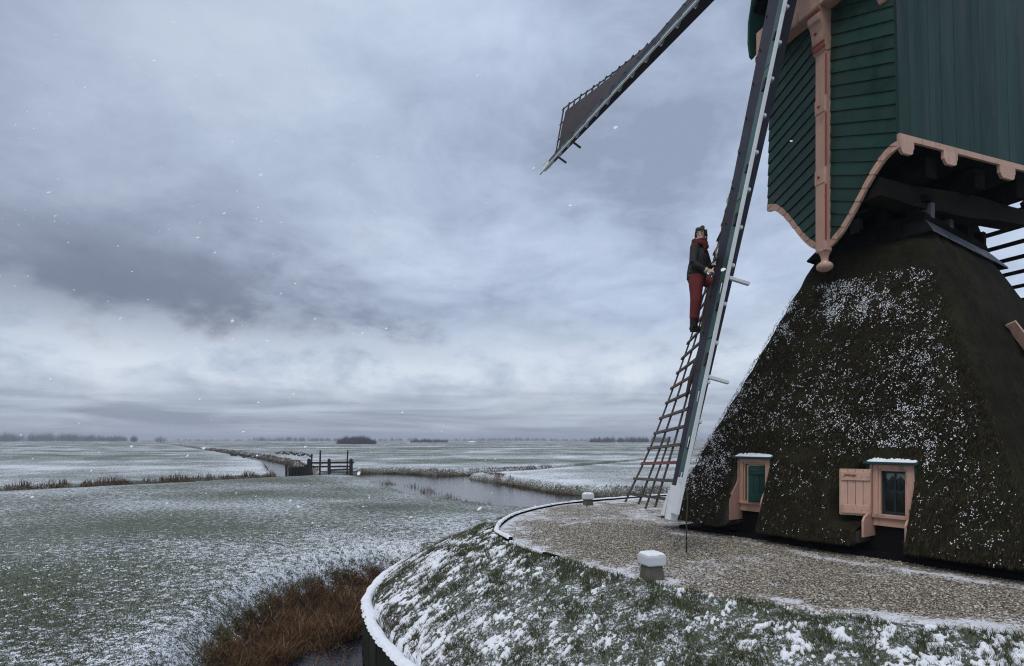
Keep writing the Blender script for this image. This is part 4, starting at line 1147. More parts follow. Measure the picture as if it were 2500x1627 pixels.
# breast post with corbel, red chamfers, studs and pendant
pm = MB(); PW = 0.11
pm.box(QP(0, -0.055, 6.80), D3, G3, Z3, PW, 0.075, 1.78)
post = pm.build('breast_post', M_PINK, body, 0.010)
for zc in (7.55, 6.32):
    pb = MB(); pb.box(QP(-0.008, -0.06, zc), D3, G3, Z3, PW + 0.002, 0.083, 0.13); pb.build('post_pad', M_PINK, post, 0.012)
prof = [(-0.0, 9.18), (0.0, 8.52), (-0.135, 8.46), (-0.165, 8.50), (-0.165, 8.56), (-0.185, 8.58), (-0.185, 8.64), (-0.195, 8.68), (-0.21, 8.80), (-0.25, 8.92), (-0.29, 8.97), (-0.30, 9.05), (-0.285, 9.08), (-0.285, 9.14), (-0.32, 9.15), (-0.33, 9.18)]
cb = bracket(0, PW + 0.012, prof, 'post_corbel', M_PINK)
for m_, z in ((-0.178, 8.53), (-0.198, 8.61), (-0.292, 9.11)):
    mb = MB(); mb.box(QP(0, m_ + 0.01, z), D3, G3, Z3, PW + 0.016, 0.012, 0.016); mb.build('red_band', M_RED, cb)
for z0, z1 in ((7.72, 8.42), (6.48, 7.40), (5.20, 6.16)):
    mb = MB(); ax = (D3 + N3).normalized(); ay = (D3 - N3).normalized()
    c0 = QP(PW - 0.002, -0.128, (z0 + z1) / 2)
    mb.box(c0, ax, ay, Z3, 0.006, 0.015, (z1 - z0) / 2); mb.build('red_chamfer', M_RED, post)
for m_, z in ((-0.145, 7.55), (-0.145, 6.32), (-0.222, 8.80)):
    mb = MB(); c_ = QP(-0.025, m_, z); mb.tube([c_ - N3 * 0.01, c_ + N3 * 0.012, c_ + N3 * 0.018], [0.022, 0.022, 0.012], 10); mb.build('stud', M_RED, post)
pd = MB(); c_ = QP(0, -0.03, 4.68)
pd.lathe(c_, [(0.02, 0.0), (0.075, 0.012), (0.12, 0.045), (0.135, 0.085), (0.125, 0.125), (0.09, 0.155), (0.062, 0.17), (0.058, 0.21), (0.064, 0.26), (0.085, 0.31), (0.105, 0.345), (0.112, 0.37)], 22)
pend = pd.build('pendant', M_PINK, body)
sp = lumps('pendant_snow', np.array([[c_.x - 0.05 + 0.02 * k, c_.y - 0.07 - 0.012 * k, c_.z + 0.135 - 0.012 * abs(k - 1)] for k in range(4)]), np.array([0.035, 0.04, 0.03, 0.025]), 0.6, M_SNOW, pend)
# timbers under the body
M_BEAM = mat('old_oak_beam', (0.019, 0.017, 0.014), 0.9, 0.5, 2.5, (1, 1, 2.5), 0.9, 10, 0.05, (0.012, 0.011, 0.010), 0.6, 1.8)
for p_ in (0.80, -0.40):
    mb = MB(); seg = 10
    for k in range(seg):
        m0, m1 = 0.06 + 3.7 * k / seg, 0.06 + 3.7 * (k + 1) / seg
        def zb2(m_): return 5.66 - 0.07 * math.sin(math.pi * min(1, m_ / 3.4)) + 0.012 * math.sin(m_ * 5)
        def zt2(m_): return 5.96 - 0.03 * math.sin(m_ * 2.1)
        mb.hexa([QP(p_ - 0.15, m0, zb2(m0)), QP(p_ + 0.15, m0, zb2(m0)), QP(p_ + 0.15, m1, zb2(m1)), QP(p_ - 0.15, m1, zb2(m1)), QP(p_ - 0.15, m0, zt2(m0)), QP(p_ + 0.15, m0, zt2(m0)), QP(p_ + 0.15, m1, zt2(m1)), QP(p_ - 0.15, m1, zt2(m1))])
    mb.build('bearing_beam', M_BEAM, body)
for m_ in (0.9, 2.1, 3.2):
    mb = MB(); mb.box(QP(0, m_, 6.13), D3, G3, Z3, 1.2, 0.13, 0.17); mb.build('cross_beam', M_DARKW, body, 0.01)
# tail pole and stair behind
tp = MB(); tp.bar(QP(0.0, 3.3, 5.9), QP(0.0, 9.2, 1.0), 0.28, 0.30); tp.build('tail_pole', M_DARKW, body)
st = empty('stair'); st.parent = body; st.location = QP(0, 4.0, 5.5) - body.location
for s in (-1, 1):
    mb = MB(); mb.bar(QP(s * 0.48, 4.6, 6.4), QP(s * 0.48, 8.95, 0.2), 0.05, 0.20, up=(0, 0, 1)); mb.build('stringer', M_DARKW, st)
for k in range(24):
    a = (k + 0.5) / 24; mb = MB(); mb.box(QP(0, 4.6 + 4.35 * a, 6.4 - 6.2 * a), D3, G3, Z3, 0.455, 0.085, 0.022); mb.build('tread', M_DARKW, st)

# ---------------------------------------------------------------- sails
SA = R(14.5)
HUB = Vector((5.02, 10.0, 11.17))
NS = (N3 * math.cos(SA) + Z3 * math.sin(SA)).normalized()
US = (-N3 * math.sin(SA) + Z3 * math.cos(SA)).normalized()
SL = 10.98
cross = tag(empty('sail_cross', HUB), 'pair of dark sail stocks crossing at the mill head', 'sail stocks')
def stock(axis, side_, off, name='stock'):
    mb = MB()
    for sg in (-1, 1):
        pts = [(0, 0.18), (2.0, 0.172), (6, 0.125), (9, 0.09), (SL - 0.28, 0.07)]
        for (s0, r0), (s1, r1) in zip(pts[:-1], pts[1:]):
            def ring(s_, r_):
                c_ = HUB + axis * (s_ * sg) + NS * off
                return [c_ - side_ * r_ * 0.88 - NS * r_, c_ + side_ * r_ * 0.88 - NS * r_, c_ + side_ * r_ * 0.88 + NS * r_, c_ - side_ * r_ * 0.88 + NS * r_]
            mb.hexa(ring(s0, r0) + ring(s1, r1))
    o = mb.build(name, M_STOCK, cross)
    bm = bmesh.new(); bm.from_mesh(o.data); bmesh.ops.remove_doubles(bm, verts=bm.verts, dist=0.0005)
    bm.to_mesh(o.data); bm.free()
    return o
stock(US, D3, -0.04); stock(D3, US, 0.05)
mb = MB(); mb.tube([HUB - NS * 1.4, HUB + NS * 0.75], 0.26, 14); mb.build('windshaft', M_STOCK, cross)
PHI_S = [0, 0.18, 0.44, 0.57, 0.69, 0.77, 0.84, 0.9, 1.0]; PHI_LOW = [33, 32, 29.5, 27, 24, 20.5, 17, 13.5, 5]; PHI_FAR = [26, 25, 22.5, 18, 12, 7, 1.5, -3, -8]

def build_sail(axis, trail, off, label, cloth):
    root = tag(empty('mill_sail', HUB + axis * SL * 0.6), label, 'mill sail')
    PHI = PHI_FAR if cloth else PHI_LOW
    def SR(s): return float(np.interp(s, [0, 2.0, 6, 9, SL], [0.18, 0.172, 0.125, 0.09, 0.068]))
    def K(s, w, t):
        """wind-board frame: w measured from the leading front corner of the stock, swung a little outward"""
        r_ = SR(s); a_ = R(12)
        return HUB + NS * (off + r_ * 0.98) - trail * (r_ * 0.88) + axis * s - trail * (w * math.cos(a_) - t * math.sin(a_)) + NS * (w * math.sin(a_) + t * math.cos(a_))
    def W(s, w, t):
        ph = R(float(np.interp(s / SL, PHI_S, PHI)))
        T = trail * math.cos(ph) - NS * math.sin(ph); O = NS * math.cos(ph) + trail * math.sin(ph)
        return HUB + NS * off + axis * s + T * w + O * t
    def seg_box(name, s0, s1, w0, w1, t0, t1, mt, par, n=1, bev=0.0, W=W):
        mb = MB()
        for k in range(n):
            a, b_ = s0 + (s1 - s0) * k / n, s0 + (s1 - s0) * (k + 1) / n
            mb.hexa([W(a, w0, t0), W(a, w1, t0), W(a, w1, t1), W(a, w0, t1), W(b_, w0, t0), W(b_, w1, t0), W(b_, w1, t1), W(b_, w0, t1)])
        return mb.build(name, mt, par, bev)
    LW = 1.75
    # bars through the stock
    s = 1.55; k = 0
    while s < (10.25 if cloth else SL - 0.05):
        mt = M_REDW if (k % 9 in (1, 5)) and not cloth else M_WOOD
        seg_box('bar', s - 0.024, s + 0.024, -0.10, LW + (0.03 if k % 2 else 0.0), -0.016, 0.016, mt, root)
        s += 0.305; k += 1
    last = s - 0.305
    # long laths
    for w_, s0 in ((LW, 1.3), (LW * 0.70, 1.3), (LW * 0.36, 1.3)):
        seg_box('hem_lath' if w_ == LW else 'uplong', s0, last + 0.16, w_ - 0.018, w_ + 0.018, -0.045, -0.018, M_WOOD, root, 26)
    if not cloth: seg_box('uplong', 9.6, last + 0.22, LW * 0.53 - 0.014, LW * 0.53 + 0.014, -0.045, -0.018, M_WOOD, root, 6)
    # wind boards on the leading side with a white front edge
    lens = [(1.2, 3.5), (3.52, 5.8), (5.82, 8.1), (8.12, 10.32)]
    for a, b_ in lens:
        wbo = seg_box('wind_board', a, b_, 0.0, 0.20, -0.012, 0.012, M_WB, root, 6, W=K)
        seg_box('latch', a + 0.25, a + 0.45, 0.10, 0.17, 0.013, 0.040, M_IRON, wbo, W=K)
        seg_box('latch', b_ - 0.55, b_ - 0.42, 0.11, 0.16, 0.013, 0.034, M_IRON, wbo, W=K)
    seg_box('white_edge', 1.2, SL - 0.06, 0.202, 0.250, -0.016, 0.030, M_WHITE, root, 24, W=K)
    s = 1.9; k = 0
    while s < 10.5:
        seg_box('bracket', s - 0.03, s + 0.03, 0.06, 0.228, -0.085, -0.018, M_WHITE, root, 1, 0.012, W=K)
        s += 0.63; k += 1
    for s_ in ((7.15, 8.75) if not cloth else (9.55, 8.5)):
        seg_box('long_peg', s_ - 0.03, s_ + 0.03, 0.18, 0.235, -0.38, -0.018, M_WHITE if not cloth else M_WOOD, root, 1, 0.01, W=K)
    # little iron hooks on the stock face and the white tip
    for s_ in np.arange(2.4, 10.2, 0.62):
        mb = MB(); c_ = HUB + NS * (off + SR(s_)) + axis * s_ + trail * SR(s_) * 0.5; mb.tube([c_, c_ + NS * 0.03, c_ + NS * 0.045 + axis * 0.02 - trail * 0.05], 0.008, 5); mb.build('hook', M_IRON, root)
    for s_ in (7.25, 9.0, 9.72, 10.28):
        mb = MB(); c_ = K(s_, 0.17, 0.014)
        mb.tube([c_, c_ + NS * 0.035, c_ + NS * 0.035 + axis * 0.16, c_ + axis * 0.16], 0.007, 5); mb.build('white_hook', M_WHITE, root)
    tipm = MB()
    c_ = HUB + NS * off
    def tp_(s_, a, b_, t0, t1): return [c_ + axis * s_ + trail * a + NS * t0, c_ + axis * s_ + trail * b_ + NS * t0, c_ + axis * s_ + trail * b_ + NS * t1, c_ + axis * s_ + trail * a + NS * t1]
    tipm.hexa(tp_(SL - 0.50, -0.080, 0.080, -0.085, 0.090) + tp_(SL + 0.05, -0.068, 0.075, -0.072, 0.076))
    tp_o = tipm.build('tip_block', M_WHITE, root, 0.012)
    mb = MB(); mb.hexa(tp_(SL - 0.42, 0.082, 0.11, -0.03, 0.09) + tp_(SL + 0.0, 0.082, 0.17, -0.02, 0.10)); mb.build('tip_wedge', M_WHITE, tp_o, 0.01)
    seg_box('tip_board', 10.34, SL - 0.07, 0.0, 0.20, -0.014, 0.014, M_WHITE, root, 4, W=K)
    if cloth:
        nx, ny = 90, 12; v = []; f = []
        for i in range(nx + 1):
            for j in range(ny + 1):
                s_ = 1.5 + (last - 0.20 - 1.5) * i / nx; u = j / ny
                w_ = 0.06 + (LW - 0.23 - 0.06) * u
                t_ = 0.030 + 0.05 * math.sin(math.pi * u) + 0.018 * math.sin(i * 0.55 + 2.2 * u) * (1 - u) + 0.012 * math.sin(s_ / 0.305 * 2 * math.pi) * 0.6
                if i in (0, nx): t_ = 0.02
                w_ -= 0.03 * u * abs(math.sin(s_ / 0.61 * math.pi)) 
                v.append(tuple(W(s_, w_, t_)))
        for i in range(nx):
            for j in range(ny): f.append((i * (ny + 1) + j, (i + 1) * (ny + 1) + j, (i + 1) * (ny + 1) + j + 1, i * (ny + 1) + j + 1))
        cl = np_mesh('sailcloth', v, f, M_CLOTH, root, smooth=True)
        mb = MB(); mb.tube([W(s_, 0.095 + 0.022 * math.sin(s_ * 9), 0.075) for s_ in np.arange(1.6, last - 0.1, 0.11)], 0.011, 5); mb.build('lacing_rope', M_IRON, cl)
    else:
        pts = []; rad = []
        for s_ in np.arange(1.6, 9.05, 0.14):
            e_ = max(0.0, (s_ - 7.6) / 1.45)
            pts.append(W(s_, 0.15 + 0.035 * math.sin(s_ * 2.3) + 0.02 * math.sin(s_ * 5.1), 0.095 + 0.015 * math.sin(s_ * 3.7)) ); rad.append((0.062 + 0.016 * math.sin(s_ * 4.4) + 0.008 * math.sin(s_ * 9.7)) * (1 - 0.75 * e_ ** 2))
        mb = MB(); mb.tube(pts, rad, 10); roll = mb.build('rolled_sail', M_ROLL, root)
        mb = MB(); mb.tube([W(s_, 0.19 + 0.075 * math.cos(s_ * 7), 0.095 + 0.075 * math.sin(s_ * 7)) for s_ in np.arange(1.6, 7.8, 0.08)], 0.010, 5); mb.build('furling_rope', M_ROPE, roll)
        mb = MB(); a = K(10.45, 0.20, -0.05); mb.tube([a, a + Vector((0.03, 0.03, -0.25)), a + Vector((0.015, 0.035, -0.55)), Vector((a.x + 0.02, a.y + 0.04, 0.03))], 0.012, 6); mb.build('hanging_rope', mat('dark_rope', (0.06, 0.055, 0.04), 0.95, 0.3, 20), root)
    return root, W
sail_low, WL = build_sail(-US, -D3, -0.04, 'upright sail in front of the mill, bare lattice with its cloth rolled, person climbing it', False)
sail_far, WF = build_sail(-D3, US, 0.05, 'slanting sail against the sky with dark cloth spread on its lattice', True)
# ---------------------------------------------------------------- grass, snow clumps and reeds
def blades(pos, height, width, lean, cols, name, mat_, segs=2, parent=None, r2=None):
    """curved upright blades, SEGS quads ending in a tip"""
    r2 = r2 or rng
    N = len(pos); az = r2.uniform(0, 6.283, N); side = np.stack([np.cos(az), np.sin(az), np.zeros(N)], 1)
    la = r2.uniform(0, 6.283, N); ld = np.stack([np.cos(la), np.sin(la), np.zeros(N)], 1)
    V = []
    for k in range(segs):
        u = k / segs; c = pos + np.array([0, 0, 1.0]) * (height * u)[:, None] + ld * (lean * u * u)[:, None]
        w = (width * (1 - 0.65 * u) * 0.5)[:, None]
        V += [c - side * w, c + side * w]
    V.append(pos + np.array([0, 0, 1.0]) * (height * np.sqrt(np.clip(1 - (lean / np.maximum(height, 1e-4)) ** 2 * 0.3, 0.2, 1)))[:, None] + ld * lean[:, None])
    nv = len(V); v = np.stack(V, 1).reshape(-1, 3)
    tris = []
    for k in range(segs - 1):
        a = 2 * k; tris += [(a, a + 1, a + 3), (a, a + 3, a + 2)]
    tris.append((2 * segs - 2, 2 * segs - 1, 2 * segs))
    f = (np.arange(N)[:, None, None] * nv + np.array(tris)[None]).reshape(-1, 3)
    return np_mesh(name, v, f, mat_, parent, cols=np.repeat(cols, nv, 0))
M_BLADE = attr_mat('grass_blade', 0.7, 0.25)
GP = np.array([[0.040, 0.050, 0.020], [0.065, 0.080, 0.028], [0.095, 0.112, 0.040], [0.14, 0.140, 0.060], [0.17, 0.135, 0.070]])

# snow lying on the grass slope: a lumpy sheet that only rises out of the grass where it has caught
def slope_snow_h(x, y):
    r, th = polar(x, y); t = (r - R_edge(th)) / (R_wall(th) - R_edge(th))
    ux = x * math.cos(0.5) + y * math.sin(0.5); uy = -x * math.sin(0.5) + y * math.cos(0.5)
    n = 0.48 * fbm(ux / 0.135, uy / 0.10, 101, 4, 0.62) + 0.26 * fbm(x / 0.7, y / 0.7, 103, 3) + 0.26 * fbm(x / 0.036, y / 0.036, 107, 2)
    thr = 0.552 + 0.10 * (fbm(x / 1.5, y / 1.5, 109, 2) - 0.5) * 2 * 0.5
    thr = thr + 0.075 * np.exp(-((th - 214) / 11) ** 2 - ((t - 0.35) / 0.4) ** 2) - 0.012 * sstep(t, 0.12, 0.0) - 0.03 * sstep(th, 190, 175) + 0.012 * sstep(th, 205, 216) - 0.03 * sstep(th, 234, 248)
    return (n - thr)
def build_slope():
    th = np.linspace(150, 262, 1150); k = np.linspace(0.0, 1.0, 190)
    T, K = np.meshgrid(th, k)
    re, rw = R_edge(T), R_wall(T)
    r = re + 0.07 + (rw - re - 0.24) * K
    x = MX + r * np.cos(np.radians(T)); y = MY + r * np.sin(np.radians(T))
    s = slope_snow_h(x, y)
    z = ground_z(x, y) + np.clip(s * 0.55, -0.05, 0.026)
    n = len(th)
    i = np.arange(len(k) - 1)[:, None] * n; j = np.arange(n - 1)[None, :]
    f = np.stack([i + j, i + j + 1, i + n + j + 1, i + n + j], -1).reshape(-1, 4)
    m = (s.ravel()[f] > -0.02).any(1)
    f = f[m]
    used = np.unique(f); remap = -np.ones(s.size, int); remap[used] = np.arange(len(used))
    v = np.stack([x, y, z], -1).reshape(-1, 3)[used]
    tag(np_mesh('slope_snow', v, remap[f], M_SNOW, smooth=True), 'clotted wet snow caught in the grass of the mound slope', 'snow', kind='stuff')
    N = 150000
    t = rng.uniform(150, 262, N); kk = rng.uniform(0, 1, N)
    re, rw = R_edge(t), R_wall(t); r = re + 0.05 + (rw - re - 0.12) * kk
    x = MX + r * np.cos(np.radians(t)); y = MY + r * np.sin(np.radians(t))
    s = slope_snow_h(x, y)
    keep = rng.random(N) < np.where(s > 0.02, 0.16, 1.0)
    x, y = x[keep], y[keep]; N = len(x)
    clump = fbm(x / 0.25, y / 0.25, 111, 3)
    h = rng.uniform(0.035, 0.085, N) * (0.55 + 1.1 * sstep(clump, 0.35, 0.75)); 
    pos = np.stack([x, y, ground_z(x, y) - 0.012], 1)
    cc = GP[rng.choice(5, N, p=[0.25, 0.34, 0.25, 0.11, 0.05])] * rng.uniform(0.6, 1.15, (N, 1))
    tag(blades(pos, h, rng.uniform(0.004, 0.008, N), h * rng.uniform(0.3, 1.0, N), cc, 'slope_grass', M_BLADE), 'rough winter grass on the mound slope', 'grass', kind='stuff')
build_slope()

def meadow():
    N = 210000
    d = 6.5 + 15.5 * rng.uniform(0, 1, N) ** 1.25; a = np.radians(rng.uniform(-50, 6, N))
    x, y = d * np.sin(a), d * np.cos(a)
    r, th = polar(x, y)
    keep = (r > R_wall(th) + 0.25) & (ditch_d(x, y) > -0.1) & (rng.random(N) < 0.06 + 0.94 * sstep(d, 22, 11))
    x, y, d = x[keep], y[keep], d[keep]; N = len(x)
    sn = 0.45 * fbm(x / 0.22, y / 0.13, 121, 3) + 0.55 * fbm(x / 0.05, y / 0.05, 123, 2) + 0.38 * (snow_cover(x, y) - 0.5)
    white = sn > 0.61
    h = np.where(white, rng.uniform(0.012, 0.03, N), rng.uniform(0.02, 0.055, N))
    pos = np.stack([x, y, ground_z(x, y) - 0.006], 1)
    cc = GP[rng.choice(5, N, p=[0.25, 0.34, 0.25, 0.11, 0.05])] * rng.uniform(0.6, 1.2, (N, 1))
    g_ = ~white
    tag(blades(pos[g_], h[g_], rng.uniform(0.004, 0.008, g_.sum()) * (0.7 + d[g_] / 16), h[g_] * rng.uniform(0.2, 0.8, g_.sum()), cc[g_], 'meadow_grass', M_BLADE), 'short winter grass of the near meadow', 'grass', kind='stuff')
    w_ = np.where(white)[0][:28000]
    o = lumps('meadow_snow', pos[w_] + np.array([0, 0, 0.012]), rng.uniform(0.005, 0.014, len(w_)) * (0.7 + d[w_] / 18), 0.55, M_SNOW)
    tag(o, 'flecks of snow caught in the near meadow grass', 'snow', kind='stuff')
meadow()

RP_ = np.array([[0.112, 0.052, 0.024], [0.165, 0.082, 0.037], [0.23, 0.130, 0.062], [0.30, 0.205, 0.115], [0.050, 0.028, 0.016], [0.085, 0.080, 0.034]])
M_REED = attr_mat('dead_reed', 0.75, 0.2)
def reeds():
    N = 95000
    th = rng.uniform(147, 214, N); rw = R_wall(th)
    r = rw + rng.uniform(0.05, 3.0, N)
    x = MX + r * np.cos(np.radians(th)); y = MY + r * np.sin(np.radians(th))
    dd = ditch_d(x, y)
    off = r - rw
    # open water beside the wall where the ditch is widest
    wat = sstep(th, 176, 186) * (1.35 + 0.5 * (fbm(x / 0.35, y / 0.35, 131, 2) - 0.5)) + 0.0
    clump = fbm(x / 0.28, y / 0.28, 133, 3)
    keep = (dd < 0.30) & (off > wat) & (rng.random(N) < 0.25 + 1.1 * sstep(clump, 0.3, 0.62)) & (rng.random(N) < sstep(dd, 0.32, 0.0) + 0.06)
    x, y, dd, off, th = x[keep], y[keep], dd[keep], off[keep], th[keep]; clump = clump[keep]; N = len(x)
    h = (0.12 + 0.27 * rng.uniform(0, 1, N)) * (0.55 + 0.8 * sstep(clump, 0.3, 0.7)) * (0.5 + 0.6 * sstep(-dd, -0.25, 0.35)) * (0.7 + 0.3 * sstep(th, 160, 175)) 
    tall = rng.random(N) < 0.04; h[tall] *= 1.35
    z = np.maximum(ground_z(x, y), WATER_Z - 0.02) - 0.02
    lean = h * rng.uniform(0.15, 1.3, N)
    patch_ = fbm(x / 0.5, y / 0.5, 135, 2)
    cc = RP_[rng.choice(6, N, p=[0.24, 0.22, 0.16, 0.09, 0.2, 0.09])] * rng.uniform(0.5, 1.25, (N, 1)) * (0.6 + 0.8 * patch_)[:, None]
    out = dd > 0.05; cc[out] = cc[out] * 0.5 + 0.5 * GP[rng.choice(4, out.sum())]
    tag(blades(np.stack([x, y, z], 1), h, rng.uniform(0.007, 0.016, N), lean, cc, 'ditch_reeds', M_REED, 3), 'rust brown dead reeds filling the ditch below the curved wall', 'reeds', kind='stuff')
    # fallen straws on the water
    K = 900; t2 = rng.uniform(180, 206, K); r2 = R_wall(t2) + rng.uniform(0.1, 1.0, K)
    x = MX + r2 * np.cos(np.radians(t2)); y = MY + r2 * np.sin(np.radians(t2))
    an = rng.uniform(0, 6.28, K); dv = np.stack([np.cos(an), np.sin(an), rng.uniform(0, 0.5, K)], 1); sv = np.stack([-np.sin(an), np.cos(an), np.zeros(K)], 1)
    v, f = tree_tris(np.stack([x, y, np.full(K, WATER_Z + 0.036)], 1), dv, sv, rng.uniform(0.1, 0.35, K), rng.uniform(0.004, 0.009, K))
    keep = rng.random(K) < 1.2 - (r2 * 0 + (R_wall(t2) < r2 - 9)) 
    tag(np_mesh('floating_straw', v, f, M_REED, cols=np.repeat(RP_[rng.choice(6, K)], 3, 0)), 'broken reed straws on the dark ditch water', 'straw', kind='stuff')
reeds()

def reed_bank(pts, N, name, label, off0, off1, hmin, hmax, gap, wid=0.02, cmul=1.0):
    """tufted reed fringe beside a ditch polyline (distance band off0..off1 to the left/far side)"""
    P = np.array(pts, float); L = np.hypot(*(P[1:] - P[:-1]).T); cum = np.concatenate([[0], np.cumsum(L)])
    s = rng.uniform(0, cum[-1], N); i = np.clip(np.searchsorted(cum, s) - 1, 0, len(L) - 1); t = (s - cum[i]) / L[i]
    p = P[i] + (P[i + 1] - P[i]) * t[:, None]; d = (P[i + 1] - P[i]) / L[i][:, None]; nrm = np.stack([-d[:, 1], d[:, 0]], 1)
    o = rng.uniform(off0, off1, N); p = p + nrm * o[:, None]
    cl = fbm(p[:, 0] / 1.0, p[:, 1] / 1.0, 141, 2)
    keep = cl > gap; p, cl = p[keep], cl[keep]; N = len(p)
    h = rng.uniform(hmin, hmax, N) * (0.5 + 0.9 * sstep(cl, gap, gap + 0.25))
    z = np.maximum(ground_z(p[:, 0], p[:, 1]), WATER_Z) - 0.03
    cc = RP_[rng.choice(6, N, p=[0.2, 0.25, 0.25, 0.2, 0.08, 0.02])] * rng.uniform(0.7, 1.25, (N, 1)) * cmul
    tag(blades(np.stack([p[:, 0], p[:, 1], z], 1), h, rng.uniform(0.6, 1.4, N) * wid, h * rng.uniform(0.1, 0.6, N), cc, name, M_REED), label, 'reeds', kind='stuff')
reed_bank(DITCH_A[1:], 16000, 'bank_reeds', 'tufted brown reeds along the left ditch', 1.1, 2.5, 0.25, 0.52, 0.30, 0.035, 0.75)
reed_bank(DITCH_B[:5], 7000, 'bank_reeds', 'brown reed fringe along the ditch running to the horizon', -2.6, -1.2, 0.15, 0.42, 0.36, 0.05, 0.6)
cn_far = [(-17.0, 65.2), (-13, 65.2), (-8.0, 61.6), (-4.5, 62.6), (-0.6, 64.2), (5, 71)]
reed_bank(cn_far, 5000, 'bank_reeds', 'brown reed fringe on the far bank of the canal', -0.9, 0.5, 0.10, 0.26, 0.30, 0.03, 0.6)
reed_bank([(-2.5, 57.2), (-1.0, 51.5), (0.5, 46.5), (3.2, 41.2), (7.0, 39.0), (14, 36.4), (30, 33.8)], 6000, 'bank_reeds', 'brown grass on the canal bank beyond the mill', -0.5, 0.5, 0.08, 0.22, 0.34, 0.03, 0.6)
reed_bank([(-12.5, 53), (-10, 49.3), (-7.5, 46.0), (-4.3, 38.5), (-1.5, 32.5)], 700, 'bank_reeds', 'scattered reed tufts on the near canal bank', -0.6, 0.5, 0.2, 0.45, 0.55, 0.03)

# ---------------------------------------------------------------- mooring stones (white-capped concrete posts)
M_CONC = mat('mossy_concrete', (0.115, 0.108, 0.088), 0.85, 0.35, 6.0, (1, 1, 0.5), 0.6, 40, 0.2, (0.045, 0.055, 0.025), 0.6, 7)
def stone(x, y, label, rot, sc=1.0):
    root = tag(empty('winding_post', (x, y, 0.0)), label, 'winding post', 'white-capped winding posts round the yard')
    z0 = 0.0
    def sqr(h, z): 
        return [Vector((x, y, z)) + Vector((math.cos(rot + math.pi / 4 + k * math.pi / 2), math.sin(rot + math.pi / 4 + k * math.pi / 2), 0)) * h * 1.414 * 0.90 for k in range(4)]
    mb = MB(); mb.hexa(sqr(0.135, -0.05) + sqr(0.105, 0.235 * sc)); mb.build('foot', M_CONC, root, 0.012)
    mb = MB()
    prof = [(0.130, 0.185), (0.142, 0.195), (0.144, 0.305), (0.132, 0.325), (0.110, 0.334)]
    b0 = sqr(*[prof[0][0], prof[0][1] * sc])
    for (h0, z0), (h1, z1) in zip(prof[:-1], prof[1:]):
        mb.hexa(sqr(h0, z0 * sc) + sqr(h1, z1 * sc))
    cap = mb.build('cap', M_WHITE, root)
    bm = bmesh.new(); bm.from_mesh(cap.data); bmesh.ops.remove_doubles(bm, verts=bm.verts, dist=0.0005)
    bmesh.ops.delete(bm, geom=[f for f in bm.faces if all(len(e.link_faces) > 2 for e in f.edges)], context='FACES_ONLY')
    bmesh.ops.bevel(bm, geom=[e for e in bm.edges], offset=0.008, segments=2, affect='EDGES', clamp_overlap=True); bm.to_mesh(cap.data); bm.free()
    n = 14; v = []; f = []
    for i in range(n + 1):
        for j in range(n + 1):
            u, w = i / n * 2 - 1, j / n * 2 - 1; e = max(abs(u), abs(w))
            c_, s_ = math.cos(rot), math.sin(rot); px, py = u * 0.134 * 0.90, w * 0.134 * 0.90
            zz = 0.318 + 0.030 * (1 - e ** 6) + 0.010 * float(fbm(np.array(i * 0.5), np.array(j * 0.5), 151, 3))
            v.append((x + px * c_ - py * s_, y + px * s_ + py * c_, zz * sc))
    for i in range(n):
        for j in range(n): f.append((i * (n + 1) + j, (i + 1) * (n + 1) + j, (i + 1) * (n + 1) + j + 1, i * (n + 1) + j + 1))
    np_mesh('snow', v, f, M_SNOW, root, smooth=True)
stone(1.755, 7.30, 'near mooring post with white snow-topped cap and mossy concrete foot on the gravel', 0.35, 0.98)
stone(2.00, 16.0 - 0.7, 'farther mooring post with white cap at the back edge of the gravel yard', 0.2)

